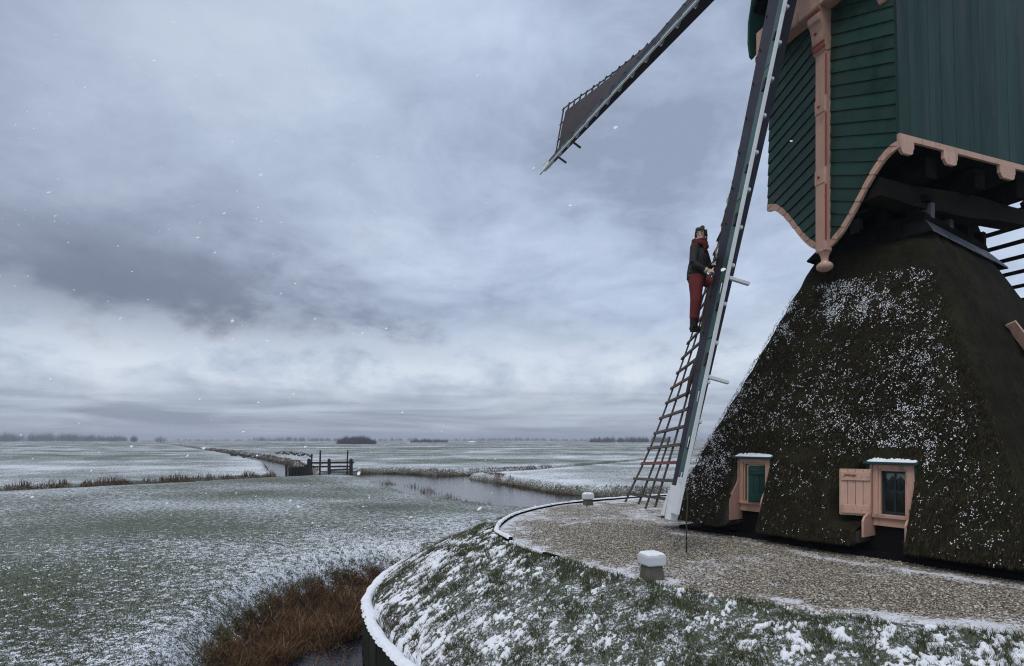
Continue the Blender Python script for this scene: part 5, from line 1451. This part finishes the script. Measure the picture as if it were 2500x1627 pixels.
# ---------------------------------------------------------------- wooden sluice railing by the ditch mouth
def sluice():
    Y0 = 51.5
    gz = lambda x, y: float(ground_z(np.array([x]), np.array([y]))[0])
    def px(X_): return (X_ - 1190) / 1352 * Y0
    root = tag(empty('sluice_railing', (px(770), Y0, -1.3)), 'dark wooden sluice railing with posts and poles across the ditch mouth', 'railing')
    M_OLD = mat('black_wet_wood', (0.018, 0.014, 0.014), 0.7, 0.4, 2, bump=0.4)
    zb = -1.9
    for X_, top, w in ((718, 0.06, 0.24), (765, 0.06, 0.22), (816, 0.06, 0.24)):
        mb = MB(); mb.bar((px(X_), Y0, zb), (px(X_), Y0, top - 0.08), w, w, (0, 1, 0)); mb.bar((px(X_), Y0, top - 0.08), (px(X_), Y0, top), w, w, (0, 1, 0), w * 0.4, w * 0.6); mb.build('post', M_OLD, root)
    for X_, top, w in ((722.5, 0.47, 0.11), (742.5, 0.80, 0.12), (806, 0.80, 0.10)):
        mb = MB(); mb.bar((px(X_) - 0.03, Y0 + 0.14, zb), (px(X_) + 0.04, Y0 + 0.14, top), w, w, (0, 1, 0)); mb.build('pole', M_OLD, root)
    for z, x0, x1, h in ((-0.31, 716, 824, 0.17), (-0.66, 720, 818, 0.16), (-0.95, 768, 816, 0.15)):
        mb = MB(); mb.bar((px(x0), Y0 - 0.12, z), (px(x1), Y0 - 0.12, z + 0.03), 0.05, h, (0, 0, 1)); mb.build('rail', M_OLD, root)
    mb = MB(); mb.box((px(782), Y0 + 0.6, -1.13), (1, 0, 0), (0, 1, 0), (0, 0, 1), 1.6, 0.35, 0.04); dk = mb.build('deck', M_OLD, root)
    mb = MB(); mb.box((px(782), Y0 + 0.6, -1.075), (1, 0, 0), (0, 1, 0), (0, 0, 1), 1.55, 0.33, 0.025); mb.build('deck_snow', M_SNOW, dk)
    w = tag(empty('plank_weir', (px(700), Y0 - 1.0, -1.8)), 'low dark plank weir with a short post at its left end', 'weir')
    for k in range(6):
        mb = MB(); a = 683 + k * 5.6
        mb.bar((px(a + 2.7), Y0 - 1.2 + 0.15 * k, -2.3), (px(a + 2.7), Y0 - 1.2 + 0.15 * k, -0.66 + 0.012 * k), 0.27, 0.06, (0, 1, 0)); mb.build('board', M_OLD, w)
    mb = MB(); mb.bar((px(679), Y0 - 1.3, -2.2), (px(679), Y0 - 1.3, -0.42), 0.16, 0.16, (0, 1, 0)); mb.build('post', M_OLD, w)
    mb = MB(); mb.bar((px(712), Y0 - 0.5, -1.9), (px(707), Y0 - 0.4, -0.4), 0.05, 0.05, (0, 1, 0)); mb.build('leaning_stick', M_OLD, w)
    mb = MB(); mb.hexa([Vector((px(714), Y0 - 0.7, -2.2)), Vector((px(735), Y0 - 0.5, -2.2)), Vector((px(735), Y0 - 0.3, -2.2)), Vector((px(714), Y0 - 0.5, -2.2)), Vector((px(714), Y0 - 0.7, -0.45)), Vector((px(726), Y0 - 0.5, -0.45)), Vector((px(726), Y0 - 0.3, -0.45)), Vector((px(714), Y0 - 0.5, -0.45))]); mb.build('wing_board', M_OLD, w)
sluice()

# ---------------------------------------------------------------- far trees and groves
M_TWIG = attr_mat('winter_twigs', 0.9, 0.05)
def brush_tree(cx, cy, h, w, n, seed, base_z=-1.5, dense=1.0, crown_lo=0.12):
    """bare winter tree / shrub: tapered limbs breaking into fine twigs"""
    r2 = np.random.default_rng(seed)
    a = r2.uniform(0, 6.283, n); rr = np.sqrt(r2.uniform(0, 1, n)) * w * 0.5
    zt = base_z + h * (crown_lo + (1 - crown_lo) * r2.uniform(0.35, 1, n) * np.sqrt(np.clip(1 - (rr / (w * 0.52)) ** 2, 0.05, 1)))
    ex, ey = cx + rr * np.cos(a), cy + rr * np.sin(a)
    z0 = base_z + (zt - base_z) * r2.uniform(0.0, 0.55, n)
    k = r2.uniform(0.35, 0.75, n); sx, sy = cx + (ex - cx) * k, cy + (ey - cy) * k
    p = np.stack([sx, sy, z0], 1); q_ = np.stack([ex, ey, zt], 1)
    d = q_ - p; L = np.linalg.norm(d, axis=1); d /= L[:, None]
    sd_ = np.stack([d[:, 2], np.zeros(n), -d[:, 0]], 1); sd_ /= np.linalg.norm(sd_, axis=1)[:, None]
    return tree_tris(p, d, sd_, L, np.full(n, 0.05) * h * 0.16 * dense + 0.02)
def tree_cols(n, seed, c=(0.035, 0.026, 0.030)):
    return np.repeat(np.array(c)[None] * np.random.default_rng(seed).uniform(0.6, 1.4, (n, 1)), 3, 0)
def single_tree(X_, Z, h, w, label, cat='tree'):
    x = (X_ - 1190) / 1352 * Z
    root = tag(empty('bare_tree', (x, Z, -1.5)), label, cat, 'bare trees on the horizon')
    mb = MB(); mb.tube([(x, Z, -1.6), (x + 0.1, Z, -1.5 + h * 0.3), (x - 0.1, Z, -1.5 + h * 0.7)], [h * 0.03, h * 0.022, h * 0.008], 6); mb.build('trunk', mat('bark', (0.03, 0.025, 0.024), 0.9, 0.3, 2, bump=0.3), root)
    v, f = brush_tree(x, Z, h, w, 420, int(X_ * 7 + Z), crown_lo=0.2, dense=0.6)
    np_mesh('crown', v, f, M_TWIG, root, cols=tree_cols(420, int(X_)))
single_tree(312, 700, 11.5, 10, 'tall bare tree standing alone at the right end of the left wood')
single_tree(373, 720, 10.0, 17, 'broad rounded bare tree right of the tall lone one on the left horizon')
def grove(X0, X1, Z, hpx, n, name, label, seed, dens=420, depth=0.35, prof=None, c=(0.035, 0.026, 0.030)):
    r2 = np.random.default_rng(seed); V = []; F = []; C = []; o = 0
    for k in range(n):
        X_ = X0 + (X1 - X0) * (k + r2.uniform(0, 1)) / n
        zz = Z * (1 + r2.uniform(-0.5, 0.5) * depth * (X1 - X0) / 1352)
        x = (X_ - 1190) / 1352 * Z; u = (X_ - X0) / (X1 - X0)
        e = 1.0 if prof is None else float(np.interp(u, *prof))
        h = hpx / 1352 * Z * r2.uniform(0.75, 1.05) * e
        v, f = brush_tree(x, zz, h, h * r2.uniform(0.8, 1.3), dens, int(r2.integers(1e6)), base_z=FIELD_Z - 0.05, crown_lo=0.05)
        V.append(v); F.append(f + o); o += len(v); C.append(tree_cols(dens, seed + k, c))
    tag(np_mesh(name, np.vstack(V), np.vstack(F), M_TWIG, cols=np.vstack(C)), label, 'trees', kind='stuff')
bell = ([0, 0.05, 0.2, 0.5, 0.85, 1], [0.55, 0.75, 0.95, 1.0, 0.95, 0.7])
grove(789, 868, 400, 27, 20, 'willow_grove', 'dense dark willow grove alone in the middle of the far field', 201, 500, 0.5, bell)
grove(956, 1040, 600, 14, 18, 'willow_grove', 'low dark grove beyond the middle of the field', 202, 300, 0.4, bell)
grove(1368, 1560, 620, 21, 34, 'willow_grove', 'wide hazy grove behind the lattice of the upright sail', 203, 300, 0.3, ([0, 0.06, 1], [0.6, 0.9, 1.0]))
grove(-60, 300, 900, 31, 70, 'far_wood', 'long hazy wood on the left horizon', 204, 240, 0.3, ([0, 0.2, 0.27, 0.3, 0.4, 0.6, 0.8, 1], [1, 1.0, 0.55, 0.8, 1.1, 0.9, 0.75, 0.6]))
grove(385, 590, 1500, 7, 46, 'far_wood', 'thin hazy tree line left of the centre of the horizon', 205, 110, 0.2)
grove(590, 790, 1150, 15, 48, 'far_wood', 'hazy row of small trees left of the dense grove', 206, 130, 0.2, ([0, 0.15, 0.2, 0.3, 0.9, 1], [0.9, 1.0, 0.6, 1.1, 0.8, 0.7]))
grove(870, 1370, 1350, 13, 100, 'far_wood', 'faint hazy tree line along the centre of the horizon', 207, 110, 0.2, ([0, 0.2, 0.3, 0.5, 0.7, 0.9, 1], [0.8, 1, 0.6, 0.9, 1.1, 0.6, 0.8]))
grove(1560, 2500, 1600, 14, 60, 'far_wood', 'hazy tree line hidden behind the mill', 208, 60, 0.2)

# ---------------------------------------------------------------- birds on the fields
def bird(X_, Yd, scale, mat_, label, cat, group, facing):
    zc = FIELD_Z; Z = 1352 * (CAM_Z - zc) / max(1.0, (Yd - 1022))
    x = (X_ - 1190) / 1352 * Z; z0 = float(ground_z(np.array([x]), np.array([Z]))[0])
    root = tag(empty(cat, (x, Z, z0)), label, cat, group)
    f = facing; s = scale
    mb = MB(); mb.tube([(x - f * 0.34 * s, Z, z0 + 0.26 * s), (x - f * 0.2 * s, Z, z0 + 0.25 * s), (x, Z, z0 + 0.24 * s), (x + f * 0.2 * s, Z, z0 + 0.25 * s), (x + f * 0.3 * s, Z, z0 + 0.30 * s)], [0.03 * s, 0.11 * s, 0.15 * s, 0.12 * s, 0.05 * s], 8)
    mb.tube([(x + f * 0.24 * s, Z, z0 + 0.28 * s), (x + f * 0.32 * s, Z, z0 + 0.45 * s), (x + f * 0.31 * s, Z, z0 + 0.58 * s), (x + f * 0.40 * s, Z, z0 + 0.60 * s)], [0.06 * s, 0.035 * s, 0.045 * s, 0.015 * s], 7)
    for q_ in (-0.04, 0.05): mb.tube([(x + q_ * s, Z + q_ * s, z0 - 0.02), (x + q_ * s, Z, z0 + 0.16 * s)], 0.014 * s, 5)
    mb.build('bird_body', mat_, root)
M_GOOSE = mat('dark_goose', (0.022, 0.019, 0.020), 0.8, 0.3, 6, bump=0)
M_SWAN = mat('white_swan', (0.8, 0.8, 0.78), 0.8, 0.05, 6, bump=0)
gb = [(535, 1056), (541, 1057), (549, 1058), (556, 1058), (561, 1059), (566, 1060), (571, 1060), (578, 1061), (580, 1062),
      (643, 1053), (650, 1053), (656, 1054), (662, 1053), (666, 1055), (672, 1054), (677, 1053), (680, 1055), (684, 1056), (690, 1054), (694, 1057), (702, 1058), (709, 1059), (716, 1058), (722, 1060)]
for i, (a, b_) in enumerate(gb):
    left = a < 600
    bird(a + rnd.uniform(-2, 2), b_ + 1.5 + rnd.uniform(-1.5, 4.5), 1.15 * rnd.uniform(0.85, 1.1), M_GOOSE, 'dark goose in the loose flock on the near side of the far ditch' if left else 'dark goose in the flock just beyond the far ditch', 'goose',
         'geese on the near side of the ditch' if left else 'geese beyond the ditch', rnd.choice((-1, 1)))
bird(240, 1031, 1.9, M_SWAN, 'left one of two white swans on the far left field', 'swan', 'swans', 1)
bird(251, 1031, 1.9, M_SWAN, 'right one of two white swans on the far left field', 'swan', 'swans', -1)
# pale snow heap in the far field
zz_ = 1352 * 3.2 / 6.5; xx_ = (1097 - 1190) / 1352 * zz_
v = []; f = []
for i in range(25):
    for j in range(9):
        u, w = i / 24 * 2 - 1, j / 8 * 2 - 1
        v.append((xx_ + u * 5.2, zz_ + w * 2.0, FIELD_Z - 0.15 + max(0, 1 - u * u) * max(0, 1 - w * w) * (1.1 + 1.1 * float(fbm(np.array(i * 0.3), np.array(j * 0.4), 161, 3)))))
for i in range(24):
    for j in range(8): f.append((i * 9 + j, (i + 1) * 9 + j, (i + 1) * 9 + j + 1, i * 9 + j + 1))
tag(np_mesh('snow_heap', v, f, M_SNOW, smooth=True), 'small white heap right of the middle grove in the far field', 'snow heap')

# ---------------------------------------------------------------- falling snow
def flakes():
    N = 1500
    d = 4.5 + 13 * rng.uniform(0, 1, N) ** 0.8; X_ = rng.uniform(-1300, 1350, N); H_ = rng.uniform(-200, 1100, N)
    dens = 0.35 + 0.65 * sstep(-X_, -200, 700)
    keep = (rng.random(N) < dens * 0.45); d, X_, H_ = d[keep], X_[keep], H_[keep]; N = len(d)
    pos = np.stack([X_ / 1352 * d, d, CAM_Z + H_ / 1352 * d], 1)
    r_, th_ = polar(pos[:, 0], pos[:, 1]); pos = pos[r_ > 7.6]
    N = len(pos)
    sz = rng.uniform(0.007, 0.019, N); k = np.arange(6) * math.pi / 3
    st = rng.uniform(1.0, 2.0, (N, 1)); ph = rng.uniform(-0.9, 0.2, (N, 1))
    lx = np.cos(k)[None] * sz[:, None] * st * rng.uniform(0.7, 1.2, (N, 6)); lz = np.sin(k)[None] * sz[:, None] * rng.uniform(0.7, 1.2, (N, 6))
    nn = np.array([-0.2, -0.85, 0.48]) + rng.normal(0, 0.12, (N, 3)); nn /= np.linalg.norm(nn, axis=1)[:, None]
    ux = np.cross(nn, np.array([0, 0, 1.0])); ux /= np.linalg.norm(ux, axis=1)[:, None]; uz = np.cross(ux, nn)
    a_ = lx * np.cos(ph) - lz * np.sin(ph); b_ = lx * np.sin(ph) + lz * np.cos(ph)
    v = (pos[:, None, :] + a_[:, :, None] * ux[:, None, :] + b_[:, :, None] * uz[:, None, :]).reshape(-1, 3)
    o = np_mesh('falling_snow', v, np.arange(N * 6).reshape(-1, 6), M_FLAKE)
    tag(o, 'small snowflakes drifting through the air', 'snowflakes', kind='stuff')
flakes()
# ---------------------------------------------------------------- the climber
def remeshed(mb, name, mt, parent, voxel, smooth=4, fac=0.5):
    me = bpy.data.meshes.new(name); me.from_pydata(mb.v, [], mb.f)
    bm = bmesh.new(); bm.from_mesh(me); bmesh.ops.recalc_face_normals(bm, faces=bm.faces); bm.to_mesh(me); bm.free()
    o = bpy.data.objects.new(name, me); col.objects.link(o)
    r_ = o.modifiers.new('remesh', 'REMESH'); r_.mode = 'VOXEL'; r_.voxel_size = voxel; r_.use_smooth_shade = True
    if smooth:
        s_ = o.modifiers.new('smooth', 'SMOOTH'); s_.iterations = smooth; s_.factor = fac
    dg = bpy.context.evaluated_depsgraph_get()
    me2 = bpy.data.meshes.new_from_object(o.evaluated_get(dg))
    bpy.data.objects.remove(o); me2.name = name
    me2.materials.clear(); me2.materials.append(mt)
    return link(name, me2, parent)

def ell(mb, c, ax, ay, az, n=12, m=8):
    """closed ellipsoid from three half-axis vectors"""
    c = Vector(c); b = len(mb.v)
    for i in range(1, m):
        t = math.pi * i / m
        for k in range(n):
            p = 2 * math.pi * k / n
            mb.v.append(tuple(c + ax * math.sin(t) * math.cos(p) + ay * math.sin(t) * math.sin(p) + az * math.cos(t)))
    top = len(mb.v); mb.v.append(tuple(c + az)); mb.v.append(tuple(c - az))
    for i in range(m - 2):
        for k in range(n):
            k2 = (k + 1) % n; mb.f.append((b + i * n + k, b + (i + 1) * n + k, b + (i + 1) * n + k2, b + i * n + k2)); mb.sm.append(True)
    for k in range(n):
        k2 = (k + 1) % n
        mb.f.append((top, b + k, b + k2)); mb.sm.append(True)
        mb.f.append((top + 1, b + (m - 2) * n + k2, b + (m - 2) * n + k)); mb.sm.append(True)

def climber():
    foot = WL(1.55 + 0.305 * 21, 0.24, 0.21) + Vector((0, 0, 0.03))
    vd = Vector((foot.x, foot.y, 0)).normalized(); r = Vector((vd.y, -vd.x, 0)); c = -vd
    S = 1.0
    def P(a, cc, z): return foot + (r * a + c * cc + Z3 * z) * S
    root = tag(empty('person', foot), 'person in dark jacket, rust scarf and red trousers climbing the upright sail', 'person')
    M_SKIN = mat('skin', (0.58, 0.40, 0.32), 0.5, 0.08, 12, bump=0.05)
    M_JACKET = mat('dark_olive_jacket', (0.024, 0.024, 0.022), 0.75, 0.35, 9, bump=0.4, bscale=50, dirt=(0.045, 0.043, 0.036), dirt_amt=0.5, dirt_scale=8)
    M_TROUS = mat('brick_red_trousers', (0.15, 0.027, 0.026), 0.8, 0.25, 10, bump=0.5, bscale=30)
    M_BOOT = mat('dark_leather_boots', (0.020, 0.017, 0.016), 0.45, 0.3, 10, bump=0.3)
    M_SCARF = mat('rust_knit_scarf', (0.13, 0.024, 0.016), 0.9, 0.4, 25, bump=0.9, bscale=60)
    M_HAIR = mat('dark_hair', (0.024, 0.017, 0.014), 0.5, 0.4, 30, bump=0.5, bscale=80)
    M_CUFF = mat('cream_cuff', (0.50, 0.47, 0.33), 0.9, 0.1, 20, bump=0.4)
    F = (r * 0.86 + c * 0.5).normalized()            # chest faces the stock
    L = (c * 0.86 - r * 0.5).normalized()            # towards her right side
    FH = (c * 0.98 - r * 0.2).normalized(); LH = Vector((FH.y, -FH.x, 0))   # face turned back over the shoulder
    hip, knee, ank = P(0.035, 0.08, 0.90), P(0.030, 0.11, 0.50), P(-0.005, 0.04, 0.10)
    hip2, knee2, ank2 = P(0.10, -0.08, 0.91), P(0.31, -0.04, 0.76), P(0.24, -0.10, 0.40)
    shl, shr = P(0.01, 0.145, 1.345), P(0.155, -0.145, 1.335)
    elb, wri = P(-0.020, 0.235, 1.065), P(0.185, 0.18, 0.955)
    elb2, wri2 = P(0.24, -0.26, 1.13), P(0.30, -0.06, 1.10)
    head = P(0.105, 0.0, 1.575)
    # --- body: one continuous surface
    b = MB()
    ell(b, head + Z3 * 0.028 - FH * 0.008, LH * 0.072, FH * 0.088, Z3 * 0.098)
    ell(b, head - Z3 * 0.045 + FH * 0.022, LH * 0.052, FH * 0.058, Z3 * 0.070)
    ell(b, head + FH * 0.088 - Z3 * 0.012, LH * 0.011, FH * 0.016, Z3 * 0.020)         # nose
    ell(b, head + FH * 0.074 - Z3 * 0.062, LH * 0.022, FH * 0.010, Z3 * 0.009)         # lips
    ell(b, head + FH * 0.070 - Z3 * 0.095, LH * 0.018, FH * 0.014, Z3 * 0.014)         # chin
    for s_ in (-1, 1):
        ell(b, head + LH * 0.072 * s_ - Z3 * 0.005 - FH * 0.005, LH * 0.010, FH * 0.017, Z3 * 0.028)
        ell(b, head + FH * 0.080 + LH * 0.032 * s_ + Z3 * 0.032, LH * 0.022, FH * 0.010, Z3 * 0.008)   # brow ridge
    b.tube([P(0.085, 0.0, 1.36), P(0.095, 0, 1.44), head - Z3 * 0.05], [0.058, 0.050, 0.052], 10)
    b.tube([P(0.07, 0, 0.88), P(0.07, 0, 1.05), P(0.08, 0, 1.22), P(0.085, 0, 1.38)], [0.085, 0.080, 0.092, 0.060], 12, 1.5, up=F)
    for A, B_, C_ in ((shl, elb, wri), (shr, elb2, wri2)):
        b.tube([A, A.lerp(B_, 0.5), B_], [0.048, 0.044, 0.037], 10); b.tube([B_, B_.lerp(C_, 0.4), C_], [0.037, 0.037, 0.025], 10)
    for A, B_, C_ in ((hip, knee, ank), (hip2, knee2, ank2)):
        b.tube([A, A.lerp(B_, 0.4), B_], [0.082, 0.076, 0.052], 10); b.tube([B_, B_.lerp(C_, 0.3), C_], [0.052, 0.052, 0.036], 10)
    def hand(w_, d_, n_, sd):
        """d_ along the fingers, n_ back of the hand, fingers close towards -n_"""
        q_ = d_.cross(n_).normalized() * sd
        ell(b, w_ + d_ * 0.045, d_ * 0.050, q_ * 0.040, n_ * 0.017)
        b.tube([w_ - d_ * 0.02, w_ + d_ * 0.02], [0.024, 0.028], 8)
        for k, ln in enumerate((0.068, 0.078, 0.072, 0.056)):
            k0 = w_ + d_ * 0.082 + q_ * (0.030 - 0.020 * k)
            k1 = k0 + d_ * ln * 0.42 - n_ * ln * 0.10; k2 = k1 + d_ * ln * 0.14 - n_ * ln * 0.40; k3 = k2 - d_ * ln * 0.18 - n_ * ln * 0.24
            b.tube([k0 - d_ * 0.012, k0, k1, k2, k3], [0.0095, 0.0100, 0.0092, 0.0085, 0.0070], 7)
        t0 = w_ + d_ * 0.030 + q_ * 0.034; t1 = t0 + d_ * 0.030 + q_ * 0.022 - n_ * 0.014; t2 = t1 + d_ * 0.026 - n_ * 0.016
        b.tube([t0 - q_ * 0.012, t0, t1, t2], [0.013, 0.013, 0.011, 0.008], 7)
    hd = (wri - elb).normalized(); hand(wri, (hd * 0.5 + r * 0.85 + Z3 * 0.02).normalized(), (c * 0.75 + Z3 * 0.62 - r * 0.1).normalized(), 1)
    hand(wri2, (r * 0.75 + c * 0.1 - Z3 * 0.1).normalized(), (c * 0.2 + Z3 * 0.9).normalized(), -1)
    body_ = remeshed(b, 'body', M_SKIN, root, 0.0075, 1, 0.4)
    # --- eyes and mouth
    M_EYE = mat('eye_white', (0.6, 0.58, 0.55), 0.3, 0.02, 5, bump=0); M_IRIS = mat('dark_iris', (0.02, 0.015, 0.012), 0.2, 0.1, 5, bump=0)
    M_LIP = mat('lips', (0.34, 0.13, 0.11), 0.5, 0.1, 8, bump=0)
    for s_ in (-1, 1):
        e = MB(); ec = head + FH * 0.079 + LH * 0.031 * s_ + Z3 * 0.014; ell(e, ec, LH * 0.015, FH * 0.008, Z3 * 0.0075); eye = e.build('eye', M_EYE, body_)
        e = MB(); ell(e, ec + FH * 0.006 - LH * 0.004, LH * 0.0065, FH * 0.004, Z3 * 0.0065); e.build('iris', M_IRIS, eye)
        e = MB(); e.tube([ec + Z3 * 0.020 + FH * 0.006 - LH * 0.018, ec + Z3 * 0.024 + FH * 0.010, ec + Z3 * 0.018 + FH * 0.004 + LH * 0.020], [0.003, 0.004, 0.002], 6); e.build('eyebrow', M_HAIR, body_)
    e = MB(); ell(e, head + FH * 0.080 - Z3 * 0.062, LH * 0.021, FH * 0.007, Z3 * 0.007); e.build('mouth', M_LIP, body_)
    # --- hair: pinned up, loose curls
    h = MB()
    ell(h, head + Z3 * 0.056 - FH * 0.030, LH * 0.082, FH * 0.082, Z3 * 0.076)
    ell(h, head + Z3 * 0.010 - FH * 0.060, LH * 0.072, FH * 0.050, Z3 * 0.085)
    for s_ in (-1, 1): ell(h, head + LH * 0.074 * s_ + Z3 * 0.035 + FH * 0.012, LH * 0.016, FH * 0.040, Z3 * 0.055)
    ell(h, head + Z3 * 0.140 - FH * 0.03 - LH * 0.02, LH * 0.040, FH * 0.034, Z3 * 0.036)
    for k in range(5): h.tube([head + Z3 * 0.115 + LH * (-0.05 + 0.024 * k) + FH * 0.035, head + Z3 * 0.085 + LH * (-0.056 + 0.028 * k) + FH * 0.078, head + Z3 * (0.045 + 0.012 * (k % 2)) + LH * (-0.060 + 0.030 * k) + FH * 0.088], [0.022, 0.016, 0.005], 7)
    r3 = random.Random(3)
    for k in range(14):
        p0 = head + Z3 * r3.uniform(0.07, 0.13) + LH * r3.uniform(-0.07, 0.07) - FH * r3.uniform(-0.01, 0.08); dv_ = (LH * r3.uniform(-1, 1) + Z3 * r3.uniform(0.1, 0.8) + FH * r3.uniform(-0.5, 0.4)).normalized()
        h.tube([p0, p0 + dv_ * 0.030, p0 + dv_ * 0.045 + LH * r3.uniform(-0.02, 0.02) - Z3 * 0.012], [0.016, 0.012, 0.005], 6)
    for k in range(12):
        s_ = -1 if k % 3 else 1; p0 = head + LH * 0.078 * s_ + Z3 * r3.uniform(-0.04, 0.08) - FH * r3.uniform(0, 0.05)
        h.tube([p0, p0 + LH * 0.018 * s_ - Z3 * 0.025 + FH * r3.uniform(-0.02, 0.02), p0 + LH * 0.006 * s_ - Z3 * 0.055, p0 + LH * 0.024 * s_ - Z3 * 0.075], [0.012, 0.010, 0.008, 0.004], 6)
    remeshed(h, 'hair', M_HAIR, root, 0.006, 1, 0.4)
    # --- scarf
    s = MB(); ring = []
    for lay, (zz, ra, rb) in enumerate(((1.395, 0.112, 0.042), (1.432, 0.100, 0.040), (1.465, 0.102, 0.032))):
        pts = []
        for k in range(17):
            a_ = 2 * math.pi * k / 16; pts.append(P(0.09, 0, zz) + L * math.cos(a_) * ra + F * math.sin(a_) * ra * 0.95 + Z3 * (0.014 * math.sin(3 * a_ + lay * 2) + 0.020 * math.cos(a_)))
        s.tube(pts, [rb * (1 + 0.12 * math.sin(5 * k)) for k in range(17)], 8)
    s.tube([P(0.15, 0.08, 1.40), P(0.17, 0.09, 1.34), P(0.165, 0.085, 1.28)], [0.040, 0.034, 0.016], 8)
    remeshed(s, 'scarf', M_SCARF, root, 0.009, 2, 0.4)
    # --- jacket
    j = MB()
    j.tube([P(0.045, 0.0, 0.85), P(0.055, 0, 0.92), P(0.065, 0, 1.06), P(0.075, 0, 1.20), P(0.082, 0, 1.32), P(0.085, 0, 1.39)], [0.142, 0.135, 0.128, 0.135, 0.118, 0.070], 16, 1.38, up=F)
    j.tube([P(-0.065, 0.06, 0.84), P(-0.045, 0.06, 0.96), P(-0.02, 0.05, 1.1)], [0.055, 0.07, 0.07], 10)
    for A, B_, C_ in ((shl, elb, wri), (shr, elb2, wri2)):
        ell(j, A, L * 0.078, F * 0.075, Z3 * 0.075)
        j.tube([A, A.lerp(B_, 0.5), B_], [0.074, 0.066, 0.058], 12); j.tube([B_, B_.lerp(C_, 0.3), B_.lerp(C_, 0.55), B_.lerp(C_, 0.93)], [0.058, 0.058, 0.050, 0.045], 12)
    for k in range(6):    # creases in the near sleeve
        q_ = elb.lerp(wri, 0.08 + 0.11 * k) if k > 2 else shl.lerp(elb, 0.45 + 0.22 * k); ell(j, q_ + c * 0.03, r * 0.035, c * 0.032, Z3 * 0.012)
    jo = remeshed(j, 'jacket', M_JACKET, root, 0.011, 3, 0.5)
    u = MB(); d_ = (wri - elb).normalized(); u.tube([elb.lerp(wri, 0.90), elb.lerp(wri, 0.90) + d_ * 0.045], [0.044, 0.041], 12); u.build('cuff', M_CUFF, jo)
    for k in range(3): u = MB(); ell(u, P(-0.075 + 0.012 * k, 0.145, 0.90 + 0.07 * k), r * 0.008, c * 0.006, Z3 * 0.008); u.build('button', mat('brass_button', (0.35, 0.28, 0.15), 0.4, 0.1, 5, bump=0), jo)
    # --- trousers
    t = MB()
    t.tube([P(0.055, 0, 0.84), P(0.055, 0, 0.93)], [0.118, 0.118], 14, 1.35, up=F)
    ell(t, P(-0.02, 0.02, 0.86), r * 0.085, c * 0.13, Z3 * 0.09)
    t.tube([hip, hip.lerp(knee, 0.35), hip.lerp(knee, 0.75), knee, knee.lerp(ank, 0.35), knee.lerp(ank, 0.72)], [0.125, 0.118, 0.098, 0.092, 0.086, 0.078], 14)
    t.tube([hip2, hip2.lerp(knee2, 0.5), knee2], [0.115, 0.098, 0.078], 14); t.tube([knee2, knee2.lerp(ank2, 0.4), knee2.lerp(ank2, 0.8)], [0.078, 0.074, 0.062], 14)
    for k in range(8):
        q_ = hip.lerp(knee, 0.5).lerp(ank, k / 9.0); ell(t, q_ + c * 0.055 + r * (0.02 * (-1) ** k), (r + Z3 * 0.35 * (-1) ** k).normalized() * 0.055, c * 0.022, Z3 * 0.010)
    remeshed(t, 'trousers', M_TROUS, root, 0.010, 2, 0.4)
    # --- boots
    for A, K_, fd in ((ank, knee, (r * 0.9 + vd * 0.35)), (ank2, knee2, (r * 0.9 + vd * 0.2))):
        bo = MB(); fd = fd.normalized(); base_ = A - Z3 * 0.075
        up_ = A.lerp(K_, 0.42)
        bo.tube([A - Z3 * 0.02, A.lerp(K_, 0.18), up_], [0.062, 0.068, 0.078], 12)
        sdv = Vector((fd.y, -fd.x, 0))
        ell(bo, A - Z3 * 0.05 + fd * 0.06, fd * 0.135, sdv * 0.048, Z3 * 0.045)
        ell(bo, A - Z3 * 0.045 - fd * 0.02, fd * 0.055, sdv * 0.046, Z3 * 0.055)
        for k in range(3): ell(bo, A + Z3 * (0.015 + 0.05 * k) + c * 0.03, r * 0.055, c * 0.035, Z3 * 0.010)
        boot = remeshed(bo, 'boot', M_BOOT, root, 0.009, 1, 0.4)
        so = MB(); cc_ = A - Z3 * 0.092 + fd * 0.045
        so.box(cc_ + fd * 0.012, fd, sdv, Z3, 0.112, 0.040, 0.010); so.build('sole', M_IRON, boot, 0.01)
climber()
# ---------------------------------------------------------------- cold damp air
def haze():
    m = bpy.data.materials.new('haze'); m.use_nodes = True
    t = m.node_tree; t.nodes.clear()
    pv = t.nodes.new('ShaderNodeVolumePrincipled'); out = t.nodes.new('ShaderNodeOutputMaterial')
    pv.inputs['Color'].default_value = (0.86, 0.90, 1.0, 1); pv.inputs['Density'].default_value = 0.00055
    pv.inputs['Anisotropy'].default_value = 0.0
    t.links.new(pv.outputs[0], out.inputs['Volume'])
    mb = MB(); mb.box((0, 0, 10.0), (1, 0, 0), (0, 1, 0), (0, 0, 1), 6200, 6200, 14.0)
    tag(mb.build('haze', m), 'cold damp winter air over the polder', 'haze', kind='stuff')
haze()
